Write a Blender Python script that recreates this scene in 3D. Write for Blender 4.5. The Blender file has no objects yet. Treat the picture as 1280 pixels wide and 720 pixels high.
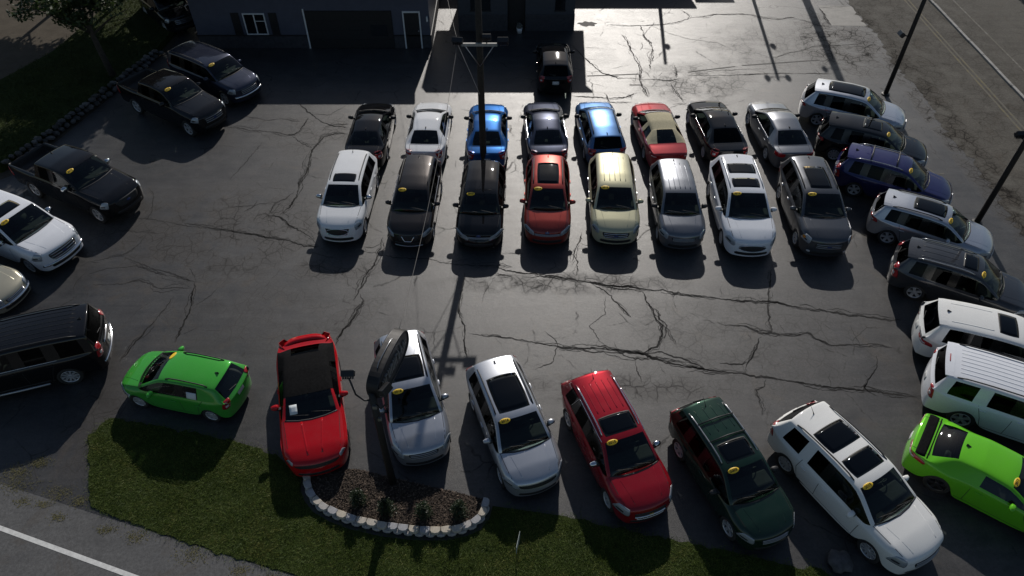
import bpy, bmesh, math, random
import numpy as np
from mathutils import Vector, Matrix
from mathutils.bvhtree import BVHTree

random.seed(7)
rng = np.random.default_rng(7)
scene = bpy.context.scene
COL = scene.collection
R = math.radians
PI = math.pi

# ------------------------------------------------------------------ camera
cam_d = bpy.data.cameras.new('camera')
cam_d.sensor_width = 36.0
cam_d.lens = 36.0 * 895 / 1280
cam_d.clip_start = 0.1
cam_d.clip_end = 2000
cam = bpy.data.objects.new('camera', cam_d)
cam.location = (0, 0, 18.8)
cam.rotation_euler = (R(90 - 45.5), 0, 0)
COL.objects.link(cam)
scene.camera = cam

# ------------------------------------------------------------------ light
SUN_EL, SUN_AZ = 30.0, 5.8          # azimuth: degrees to the right of +Y
world = bpy.data.worlds.new('World')
scene.world = world
world.use_nodes = True
wn = world.node_tree
sky = wn.nodes.new('ShaderNodeTexSky')
sky.sky_type = 'NISHITA'
sky.sun_disc = False
sky.sun_elevation = R(SUN_EL)
sky.sun_rotation = R(SUN_AZ)
sky.altitude = 200
sky.dust_density = 0.8
sky.air_density = 1.1
bg = wn.nodes['Background']
bg.inputs['Strength'].default_value = 0.065
wn.links.new(sky.outputs[0], bg.inputs[0])

sun_d = bpy.data.lights.new('sun', 'SUN')
sun_d.energy = 4.2
sun_d.angle = R(0.53)
sun_d.color = (1.0, 0.945, 0.88)
sun = bpy.data.objects.new('sun', sun_d)
el, az = R(SUN_EL), R(SUN_AZ)
sdir = Vector((math.sin(az) * math.cos(el), math.cos(az) * math.cos(el), math.sin(el)))
sun.rotation_euler = sdir.to_track_quat('Z', 'Y').to_euler()
COL.objects.link(sun)

scene.view_settings.view_transform = 'Standard'
scene.view_settings.look = 'None'
scene.view_settings.exposure = -0.3
scene.view_settings.gamma = 1.0
scene.view_settings.use_curve_mapping = False
scene.render.engine = 'CYCLES'
scene.cycles.max_bounces = 6
scene.cycles.transparent_max_bounces = 8

# ------------------------------------------------------------------ helpers
def tag(o, label=None, cat=None, group=None, kind=None):
    if label: o['label'] = label
    if cat: o['category'] = cat
    if group: o['group'] = group
    if kind: o['kind'] = kind
    return o

def empty(name, loc=(0, 0, 0), rz=0.0):
    o = bpy.data.objects.new(name, None)
    o.empty_display_size = 0.2
    o.location = loc
    o.rotation_euler = (0, 0, rz)
    COL.objects.link(o)
    return o

def mkobj(name, me, mat=None, parent=None, loc=None, smooth=None):
    o = bpy.data.objects.new(name, me)
    if mat is not None and len(me.materials) == 0:
        me.materials.append(mat)
    if smooth is not None:
        for p in me.polygons: p.use_smooth = smooth
    if parent is not None: o.parent = parent
    if loc is not None: o.location = loc
    COL.objects.link(o)
    return o

class MB:
    """collects simple shapes into one mesh"""
    def __init__(s): s.v = []; s.f = []
    def add(s, vs, fs):
        n = len(s.v); s.v += [tuple(v) for v in vs]
        s.f += [tuple(i + n for i in f) for f in fs]; return s
    def box(s, c, d, rz=0.0, M=None):
        x, y, z = d[0] / 2, d[1] / 2, d[2] / 2
        P = [Vector((a * x, b * y, e * z)) for e in (-1, 1) for b in (-1, 1) for a in (-1, 1)]
        if M is None: M = Matrix.Rotation(rz, 3, 'Z')
        c = Vector(c)
        return s.add([M @ p + c for p in P], [(0, 2, 3, 1), (4, 5, 7, 6), (0, 1, 5, 4), (2, 6, 7, 3), (0, 4, 6, 2), (1, 3, 7, 5)])
    def tube(s, pts, r, n=8, cap=True):
        pts = [Vector(p) for p in pts]
        rr = r if isinstance(r, (list, tuple)) else [r] * len(pts)
        vs, fs = [], []
        prev = None
        for i, p in enumerate(pts):
            t = (pts[min(i + 1, len(pts) - 1)] - pts[max(i - 1, 0)]).normalized()
            if prev is None:
                a = Vector((0, 0, 1)) if abs(t.z) < .9 else Vector((1, 0, 0))
                u = t.cross(a).normalized()
            else:
                u = (prev - t * prev.dot(t)).normalized()
            prev = u
            w = t.cross(u)
            for k in range(n):
                an = 2 * PI * k / n
                vs.append(p + (u * math.cos(an) + w * math.sin(an)) * rr[i])
        for i in range(len(pts) - 1):
            for k in range(n):
                fs.append((i * n + k, i * n + (k + 1) % n, (i + 1) * n + (k + 1) % n, (i + 1) * n + k))
        if cap:
            fs.append(tuple(reversed(range(n))))
            fs.append(tuple((len(pts) - 1) * n + k for k in range(n)))
        return s.add(vs, fs)
    def lathe(s, prof, n=24, axis='y', c=(0, 0, 0)):
        vs, fs = [], []
        m = len(prof)
        for k in range(n):
            a = 2 * PI * k / n
            for (r_, h) in prof:
                if axis == 'y': vs.append((c[0] + r_ * math.cos(a), c[1] + h, c[2] + r_ * math.sin(a)))
                else: vs.append((c[0] + r_ * math.cos(a), c[1] + r_ * math.sin(a), c[2] + h))
        for k in range(n):
            for j in range(m - 1):
                k2 = (k + 1) % n
                fs.append((k * m + j, k * m + j + 1, k2 * m + j + 1, k2 * m + j))
        return s.add(vs, fs)
    def mesh(s, name):
        me = bpy.data.meshes.new(name)
        me.from_pydata(s.v, [], s.f)
        me.update()
        return me
    def build(s, name, mat, parent=None, smooth=False, loc=None, bevel=0.0):
        me = s.mesh(name)
        if bevel > 0:
            bm = bmesh.new(); bm.from_mesh(me)
            bmesh.ops.bevel(bm, geom=bm.edges[:], offset=bevel, segments=2, affect='EDGES', profile=.6)
            bm.to_mesh(me); bm.free()
        return mkobj(name, me, mat, parent, loc, smooth)

# ------------------------------------------------------------------ materials
def new_mat(name):
    m = bpy.data.materials.new(name)
    m.use_nodes = True
    return m, m.node_tree, m.node_tree.nodes['Principled BSDF']

def nd(nt, t, **kw):
    n = nt.nodes.new(t)
    for k, v in kw.items():
        if k in n.inputs: n.inputs[k].default_value = v
        else: setattr(n, k, v)
    return n

def ramp(nt, fac, stops):
    r_ = nt.nodes.new('ShaderNodeValToRGB')
    e = r_.color_ramp.elements
    while len(e) < len(stops): e.new(0.5)
    for i, (p, c) in enumerate(stops):
        e[i].position = p
        e[i].color = (c, c, c, 1) if isinstance(c, (int, float)) else tuple(c) + (1,)
    nt.links.new(fac, r_.inputs[0])
    return r_.outputs[0]

def mixc(nt, fac, a, b, mode='MIX'):
    m = nt.nodes.new('ShaderNodeMix')
    m.data_type = 'RGBA'; m.blend_type = mode
    for s_, v in ((m.inputs[0], fac), (m.inputs[6], a), (m.inputs[7], b)):
        if hasattr(v, 'node'): nt.links.new(v, s_)
        elif isinstance(v, (int, float)): s_.default_value = v
        else: s_.default_value = tuple(v) + (1,)
    return m.outputs[2]

def math_(nt, op, a, b=None, clamp=False):
    m = nt.nodes.new('ShaderNodeMath'); m.operation = op; m.use_clamp = clamp
    for s_, v in zip(m.inputs, (a, b)):
        if v is None: continue
        if hasattr(v, 'node'): nt.links.new(v, s_)
        else: s_.default_value = v
    return m.outputs[0]

def noise(nt, vec, scale, detail=4, rough=.6, dist=0.0):
    n = nd(nt, 'ShaderNodeTexNoise', Scale=scale, Detail=detail, Roughness=rough, Distortion=dist)
    nt.links.new(vec, n.inputs['Vector'])
    return n.outputs[0]

def gpos(nt):
    g = nt.nodes.new('ShaderNodeNewGeometry')
    return g.outputs['Position']

def opos(nt):
    g = nt.nodes.new('ShaderNodeTexCoord')
    return g.outputs['Object']

def bump(nt, bsdf, h, strength, dist):
    b = nt.nodes.new('ShaderNodeBump')
    b.inputs['Strength'].default_value = strength
    b.inputs['Distance'].default_value = dist
    nt.links.new(h, b.inputs['Height'])
    nt.links.new(b.outputs[0], bsdf.inputs['Normal'])

def simple(name, col, rough=.5, metal=0.0, coat=0.0, var=0.0, scale=6, spec=.5, bumpv=0.0):
    m, nt, b = new_mat(name)
    b.inputs['Base Color'].default_value = tuple(col) + (1,)
    b.inputs['Roughness'].default_value = rough
    b.inputs['Metallic'].default_value = metal
    b.inputs['Coat Weight'].default_value = coat
    b.inputs['Specular IOR Level'].default_value = spec
    if var > 0:
        v = opos(nt)
        n = noise(nt, v, scale, 5, .65)
        lo = [c * (1 - var) for c in col]; hi = [min(1, c * (1 + var)) for c in col]
        nt.links.new(ramp(nt, n, [(.3, lo), (.7, hi)]), b.inputs['Base Color'])
        if bumpv > 0: bump(nt, b, n, bumpv, .01)
    return m

def paint(name, col, metal=.0, rough=.32, dust=.10):
    m, nt, b = new_mat(name)
    v = opos(nt)
    b.inputs['Metallic'].default_value = metal
    b.inputs['Coat Weight'].default_value = 1.0
    b.inputs['Specular IOR Level'].default_value = 0.0
    # fine dust film and flake
    n1 = noise(nt, v, 3.0, 6, .7)
    n2 = noise(nt, v, 900, 1, .5)
    d = math_(nt, 'MULTIPLY', ramp(nt, n1, [(.42, 0.0), (.75, 1.0)]), dust * .35)
    fl = ramp(nt, n2, [(.3, [c * .82 for c in col]), (.7, [min(1, c * 1.18) for c in col])])
    nt.links.new(mixc(nt, d, fl, (.20, .18, .16)), b.inputs['Base Color'])
    nt.links.new(math_(nt, 'ADD', rough, math_(nt, 'MULTIPLY', d, .8)), b.inputs['Roughness'])
    nt.links.new(math_(nt, 'ADD', .035, math_(nt, 'MULTIPLY', d, .5)), b.inputs['Coat Roughness'])
    return m

def glassmat(name, tint, refl=1.0):
    m = bpy.data.materials.new(name); m.use_nodes = True
    nt = m.node_tree; nt.nodes.clear()
    out = nt.nodes.new('ShaderNodeOutputMaterial')
    tr = nd(nt, 'ShaderNodeBsdfTransparent'); tr.inputs[0].default_value = tuple(tint) + (1,)
    gl = nd(nt, 'ShaderNodeBsdfGlossy', Roughness=.03); gl.inputs[0].default_value = (.9 * refl, .95 * refl, 1 * refl, 1)
    lw = nd(nt, 'ShaderNodeLayerWeight', Blend=.5)
    fr = math_(nt, 'ADD', .04, math_(nt, 'MULTIPLY', math_(nt, 'POWER', lw.outputs['Facing'], 5.0), .9))
    mx = nt.nodes.new('ShaderNodeMixShader')
    nt.links.new(fr, mx.inputs[0]); nt.links.new(tr.outputs[0], mx.inputs[1]); nt.links.new(gl.outputs[0], mx.inputs[2])
    nt.links.new(mx.outputs[0], out.inputs[0])
    return m

M = {}
M['glass'] = glassmat('windscreen_glass', (.42, .50, .46))
M['tint'] = glassmat('privacy_glass', (.07, .08, .08), .25)
M['lens'] = glassmat('lamp_lens', (.75, .78, .8))
M['roofglass'] = glassmat('sunroof_glass', (.05, .055, .06))
M['black'] = simple('black_plastic', (.018, .018, .019), .55, var=.3)
M['trim'] = simple('grey_plastic', (.045, .046, .048), .6, var=.25)
M['gap'] = simple('panel_gap', (.012, .012, .012), .8)  # thin dark joints between body panels
M['chrome'] = simple('chrome', (.72, .73, .75), .12, 1.0)
M['silver'] = simple('satin_metal', (.42, .43, .45), .3, .9)
M['rim'] = simple('alloy', (.58, .59, .61), .35, .55, var=.12)
M['rimdark'] = simple('dark_alloy', (.06, .06, .065), .35, .7)
M['tyre'] = simple('tyre_rubber', (.022, .021, .02), .8, var=.25, scale=20)
M['under'] = simple('underbody', (.012, .012, .012), .85)
M['cabin'] = simple('cabin_trim', (.035, .034, .034), .8, var=.3)
M['cabintan'] = simple('cabin_tan', (.22, .18, .13), .8, var=.2)
M['lamp'] = simple('lamp_reflector', (.62, .63, .65), .3, .25)
M['red'] = simple('tail_red', (.34, .012, .016), .15, 0, 1.0)
M['amber'] = simple('amber', (.6, .22, .02), .2, 0, 1.0)
M['plate'] = simple('number_plate', (.55, .56, .55), .5, var=.1)
M['sticker'] = simple('yellow_sticker', (.86, .56, .03), .5)
M['paper'] = simple('paper', (.68, .72, .72), .7)
M['ink'] = simple('black_ink', (.015, .012, .01), .5)
M['fordblue'] = simple('blue_enamel', (.01, .03, .14), .3, 0, 1)
M['gold'] = simple('gold_enamel', (.55, .36, .06), .3, .6)
M['vinyl'] = simple('black_vinyl', (.010, .010, .0105), .8, var=.35, scale=14, spec=.03, bumpv=.2)
M['tancanvas'] = simple('tan_canvas', (.47, .42, .28), .85, spec=.2, var=.12, scale=12, bumpv=.2)
M['pillar'] = simple('gloss_black', (.006, .006, .0065), .2)
# ------------------------------------------------------------------ setting
def asphalt(name, lo, hi, rough, zones, grain=1.0, tint=(1, 1, 1), spec=.5):
    m, nt, b = new_mat(name)
    p = gpos(nt)
    big = noise(nt, p, .16, 5, .62, .8)
    mid = noise(nt, p, 1.3, 6, .7, .4)
    fine = noise(nt, p, 45, 3, .75)
    grit = nd(nt, 'ShaderNodeTexVoronoi', Scale=70.0); nt.links.new(p, grit.inputs['Vector'])
    # long sweeping tyre-polish streaks, running along X
    mp = nd(nt, 'ShaderNodeMapping'); mp.inputs['Scale'].default_value = (.22, 1.9, 1)
    mp.inputs['Rotation'].default_value = (0, 0, R(6))
    nt.links.new(p, mp.inputs['Vector'])
    streak = noise(nt, mp.outputs[0], 1.6, 6, .72, .3)
    f = math_(nt, 'ADD', math_(nt, 'MULTIPLY', big, .34), math_(nt, 'ADD', math_(nt, 'MULTIPLY', mid, .33), math_(nt, 'MULTIPLY', streak, .33)))
    col = ramp(nt, f, [(.38, lo), (.50, [(a + c) / 2 for a, c in zip(lo, hi)]), (.62, hi)])
    col = mixc(nt, .55 * grain, col, ramp(nt, fine, [(.3, .35), (.7, 1.0)]), 'MULTIPLY')
    col = mixc(nt, .4 * grain, col, ramp(nt, grit.outputs['Distance'], [(.0, 1.0), (.6, .45)]), 'MULTIPLY')
    gr = noise(nt, p, 11, 6, .82)
    col = mixc(nt, .7, col, ramp(nt, gr, [(.32, .45), (.5, .9), (.68, 1.35)]), 'MULTIPLY')
    # oil drips and rust-brown leaf stains
    st = noise(nt, p, .75, 3, .5, 1.5)
    col = mixc(nt, ramp(nt, st, [(.60, 0.0), (.70, .5)]), col, [c * .55 for c in lo])
    br = noise(nt, p, .45, 5, .65, 2.0)
    col = mixc(nt, ramp(nt, br, [(.56, 0.0), (.72, .45)]), col, (.075, .058, .042))
    # crazed areas
    mask = None
    sx = nd(nt, 'ShaderNodeSeparateXYZ'); nt.links.new(p, sx.inputs[0])
    for (cx, cy, rx, ry, amt) in zones:
        a = math_(nt, 'DIVIDE', math_(nt, 'SUBTRACT', sx.outputs[0], cx), rx)
        c = math_(nt, 'DIVIDE', math_(nt, 'SUBTRACT', sx.outputs[1], cy), ry)
        d = math_(nt, 'ADD', math_(nt, 'POWER', math_(nt, 'ABSOLUTE', a), 2.0), math_(nt, 'POWER', math_(nt, 'ABSOLUTE', c), 2.0))
        k = math_(nt, 'MULTIPLY', math_(nt, 'SUBTRACT', 1.15, d, True), amt)
        mask = k if mask is None else math_(nt, 'MAXIMUM', mask, k)
    h = fine
    if mask is not None:
        wob = nd(nt, 'ShaderNodeTexNoise', Scale=2.2, Detail=2.0); nt.links.new(p, wob.inputs['Vector'])
        pv = nd(nt, 'ShaderNodeVectorMath', operation='ADD')
        sc = nd(nt, 'ShaderNodeVectorMath', operation='SCALE'); sc.inputs['Scale'].default_value = .26
        nt.links.new(wob.outputs['Color'], sc.inputs[0]); nt.links.new(p, pv.inputs[0]); nt.links.new(sc.outputs[0], pv.inputs[1])
        lines = None
        for scale, wd in ((1.7, .055), (3.9, .085)):
            v = nd(nt, 'ShaderNodeTexVoronoi', feature='DISTANCE_TO_EDGE', Scale=scale); nt.links.new(pv.outputs[0], v.inputs['Vector'])
            l_ = ramp(nt, v.outputs['Distance'], [(.0, 1.0), (wd, 0.0)])
            lines = l_ if lines is None else math_(nt, 'MAXIMUM', lines, math_(nt, 'MULTIPLY', l_, .7))
        pat = ramp(nt, noise(nt, p, .9, 4, .6), [(.36, 0.0), (.54, 1.0)])
        ck = math_(nt, 'MULTIPLY', math_(nt, 'MULTIPLY', lines, mask), pat, True)
        hv = nd(nt, 'ShaderNodeTexVoronoi', feature='DISTANCE_TO_EDGE', Scale=.42); nt.links.new(pv.outputs[0], hv.inputs['Vector'])
        hair = math_(nt, 'MULTIPLY', ramp(nt, hv.outputs['Distance'], [(.0, 1.0), (.014, 0.0)]), ramp(nt, noise(nt, p, .6, 4, .7), [(.5, 0.0), (.6, .55)]))
        ck = math_(nt, 'MAXIMUM', ck, hair)
        # crazed areas have lost their binder: brown grit between the plates
        col = mixc(nt, math_(nt, 'MULTIPLY', math_(nt, 'MULTIPLY', mask, pat), .45, True), col, (.050, .042, .036))
        col = mixc(nt, math_(nt, 'MULTIPLY', ck, .88), col, (.012, .011, .010))
    nt.links.new(col, b.inputs['Base Color'])
    r_ = math_(nt, 'ADD', rough - .14, math_(nt, 'MULTIPLY', f, .28))
    if mask is not None:
        r_ = math_(nt, 'ADD', r_, math_(nt, 'MULTIPLY', ck, .4))
        wr = math_(nt, 'MULTIPLY', mask, pat)
        r_ = math_(nt, 'ADD', r_, math_(nt, 'MULTIPLY', wr, .12))
        sp = math_(nt, 'MULTIPLY', spec, math_(nt, 'SUBTRACT', 1.0, math_(nt, 'MAXIMUM', math_(nt, 'MULTIPLY', ck, .9), math_(nt, 'MULTIPLY', wr, .35), True), True))
        nt.links.new(sp, b.inputs['Specular IOR Level'])
    nt.links.new(r_, b.inputs['Roughness'])
    if mask is None: b.inputs['Specular IOR Level'].default_value = spec
    hh = math_(nt, 'ADD', math_(nt, 'MULTIPLY', fine, .5), math_(nt, 'MULTIPLY', grit.outputs['Distance'], .6))
    hh = math_(nt, 'ADD', hh, math_(nt, 'MULTIPLY', mid, 1.2))
    bump(nt, b, hh, .35 * grain, .012)
    return m

M['lot'] = asphalt('lot_asphalt', (.036, .037, .040), (.090, .088, .088), .44,
                   [(18.3, 37.3, 3.0, 4.2, 1.0), (-12.0, 21.5, 5.5, 3.6, .75), (-9.0, 28.6, 2.8, 2.2, .5), (20.2, 30, .55, 14, 1.0), (9.5, 33.2, 3.5, 2.2, .5), (-13.0, 12.8, 1.2, 2.5, .7), (3.6, 13.9, 4.2, .7, .6), (2.0, 18.7, 5.0, .6, .6), (-7, 19.5, 2.5, .8, .6), (14, 37, 4, 3, .35), (-9, 17, 6, 3, .35), (9, 16, 6, 3, .3)], spec=.50)
M['sideroad'] = asphalt('side_road_asphalt', (.110, .102, .086), (.175, .162, .138), .80, [(20.7, 28, 1.0, 18, 1.0), (23, 35, 6, 20, .35)], .9, spec=.2)
M['frontroad'] = asphalt('front_road_asphalt', (.118, .118, .119), (.160, .159, .158), .72, [], .8, spec=.3)
M['tar'] = simple('crack_fill', (.014, .013, .012), .9, var=.4, scale=4)

def soil(name, lo, hi, scale=2.0, rough=.95, b_=.5):
    m, nt, b = new_mat(name)
    p = gpos(nt)
    n1 = noise(nt, p, scale, 7, .7, .5); n2 = noise(nt, p, scale * 14, 4, .7)
    f = math_(nt, 'ADD', math_(nt, 'MULTIPLY', n1, .6), math_(nt, 'MULTIPLY', n2, .4))
    nt.links.new(ramp(nt, f, [(.35, lo), (.65, hi)]), b.inputs['Base Color'])
    b.inputs['Roughness'].default_value = rough
    b.inputs['Specular IOR Level'].default_value = .15
    bump(nt, b, f, b_, .05)
    return m
M['dirt'] = soil('dirt', (.045, .038, .03), (.10, .085, .065))
M['turf'] = soil('turf', (.016, .026, .005), (.045, .060, .014), 3.0)
M['tan'] = soil('tan_gravel', (.060, .050, .038), (.10, .085, .065), 1.2)
M['mulch'] = soil('mulch_soil', (.022, .017, .013), (.075, .055, .042), 9.0, .95, 1.0)
M['concrete'] = simple('concrete', (.30, .29, .27), .85, var=.25, scale=3, bumpv=.3)
M['whiteline'] = simple('road_paint', (.62, .62, .60), .7, var=.18, scale=9)
M['yellowline'] = simple('yellow_paint', (.24, .19, .055), .8, var=.3, scale=5)

def sheet(name, pts, z, mat, kind='structure', parent=None, thick=0.0):
    bm = bmesh.new()
    vs = [bm.verts.new((x, y, z)) for x, y in pts]
    f = bm.faces.new(vs)
    if f.normal.z < 0: f.normal_flip()
    bm.normal_update()
    if f.normal.z < 0: f.normal_flip()
    if thick > 0:
        lo = [bm.verts.new((x, y, z - thick)) for x, y in pts]
        n = len(pts)
        for i in range(n):
            bm.faces.new((vs[i], vs[(i + 1) % n], lo[(i + 1) % n], lo[i]))
    bmesh.ops.triangulate(bm, faces=[q for q in bm.faces if len(q.verts) > 4])
    me = bpy.data.meshes.new(name); bm.to_mesh(me); bm.free()
    o = mkobj(name, me, mat, parent)
    if kind and parent is None: o['kind'] = kind
    return o

sheet('ground', [(-500, -300), (500, -300), (500, 900), (-500, 900)], -.03, M['dirt'])
lot = sheet('parking_lot', [(-21.6, 25.5), (-30, 18), (-40, 15), (-40, 0), (40, -20), (21.3, 2), (21.3, 60), (-19, 60), (-18.7, 37)], 0, M['lot'])
sroad = sheet('side_road', [(20.4, -30), (60, -30), (60, 140), (20.4, 140)] + [(20.42 + random.gauss(0, .10) + .12 * math.sin(q * .21), 60 - q * .22) for q in range(300)], .006, M['sideroad'])
froad = sheet('front_road', [(-60, 24.1), (-14.88, 10.52), (-11.83, 9.6), (-5.7, 7.8), (9.2, 3.35), (60, -12), (60, -60), (-60, -60)], .010, M['frontroad'])
# road markings
def band(name, a, b, w, z, mat, parent, dash=None):
    a, b = Vector((a[0], a[1], 0)), Vector((b[0], b[1], 0))
    t = (b - a).normalized(); n = Vector((-t.y, t.x, 0)) * w / 2
    L_ = (b - a).length
    mb = MB(); q = 0.0
    k = max(2, int(L_ / .5))
    for i in range(k):
        p0 = a + t * (L_ * i / k); p1 = a + t * (L_ * (i + 1) / k)
        j = [Vector((random.uniform(-.008, .008), random.uniform(-.008, .008), 0)) for _ in range(2)]
        mb.add([p0 - n + Vector((0, 0, z)), p1 - n + Vector((0, 0, z)), p1 + n + Vector((0, 0, z)), p0 + n + Vector((0, 0, z))], [(0, 1, 2, 3)])
    return mb.build(name, mat, parent)
band('edge_line', (-45, 19.1), (30, -5.1), .125, .016, M['whiteline'], froad)
def worn(name, base, under):
    m, nt, b = new_mat(name)
    p = gpos(nt)
    n1 = noise(nt, p, 3.5, 6, .75); n2 = noise(nt, p, .5, 3, .6)
    f = math_(nt, 'ADD', math_(nt, 'MULTIPLY', n1, .6), math_(nt, 'MULTIPLY', n2, .4))
    nt.links.new(mixc(nt, ramp(nt, f, [(.48, 0.0), (.62, .75)]), under, base), b.inputs['Base Color'])
    b.inputs['Roughness'].default_value = .85
    b.inputs['Specular IOR Level'].default_value = .2
    return m
M['wornyellow'] = worn('worn_yellow', (.20, .165, .07), (.13, .12, .10))
M['wornwhite'] = worn('worn_white', (.27, .26, .24), (.13, .12, .10))
for dx in (-.12, .12): band('centre_line', (24.0 + dx, -20), (24.0 + dx, 120), .11, .012, M['wornyellow'], sroad)
band('lane_line', (26.9, -20), (26.75, 120), .10, .012, M['wornwhite'], sroad)
# low concrete kerb along the far lane
mb = MB(); 
for i in range(46):
    y0 = 20 + i * 1.6
    mb.box((25.4 + .01 * math.sin(i * 2.1), y0 + .79, .05), (.15, 1.57, .11))
kb = mb.build('lane_kerb', M['concrete'], sroad, bevel=.015)
# concrete apron patch by the road
sheet('concrete_patch', [(18.4, 42.3), (20.38, 42.2), (20.38, 39.6), (18.41, 39.64)], .004, simple('pale_patch', (.19, .18, .16), .6, var=.25, scale=2), parent=lot)
# faded bay lines, almost worn away
for (a, b_) in (((3.9, 33.9), (6.6, 34.1)), ((6.0, 33.0), (6.7, 33.0)), ((9.2, 34.3), (11.8, 34.9)), ((12.2, 35.0), (16.5, 35.6))):
    band('bay_line', a, b_, .09, .004, simple('faded_bay_paint', (.055, .052, .048), .8, var=.4, scale=3), lot)
band('chalk_mark', (18.0, 25.3), (18.9, 25.5), .07, .004, M['wornwhite'], lot)
band('chalk_mark', (18.3, 25.9), (18.5, 25.4), .06, .004, M['wornwhite'], lot)

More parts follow.
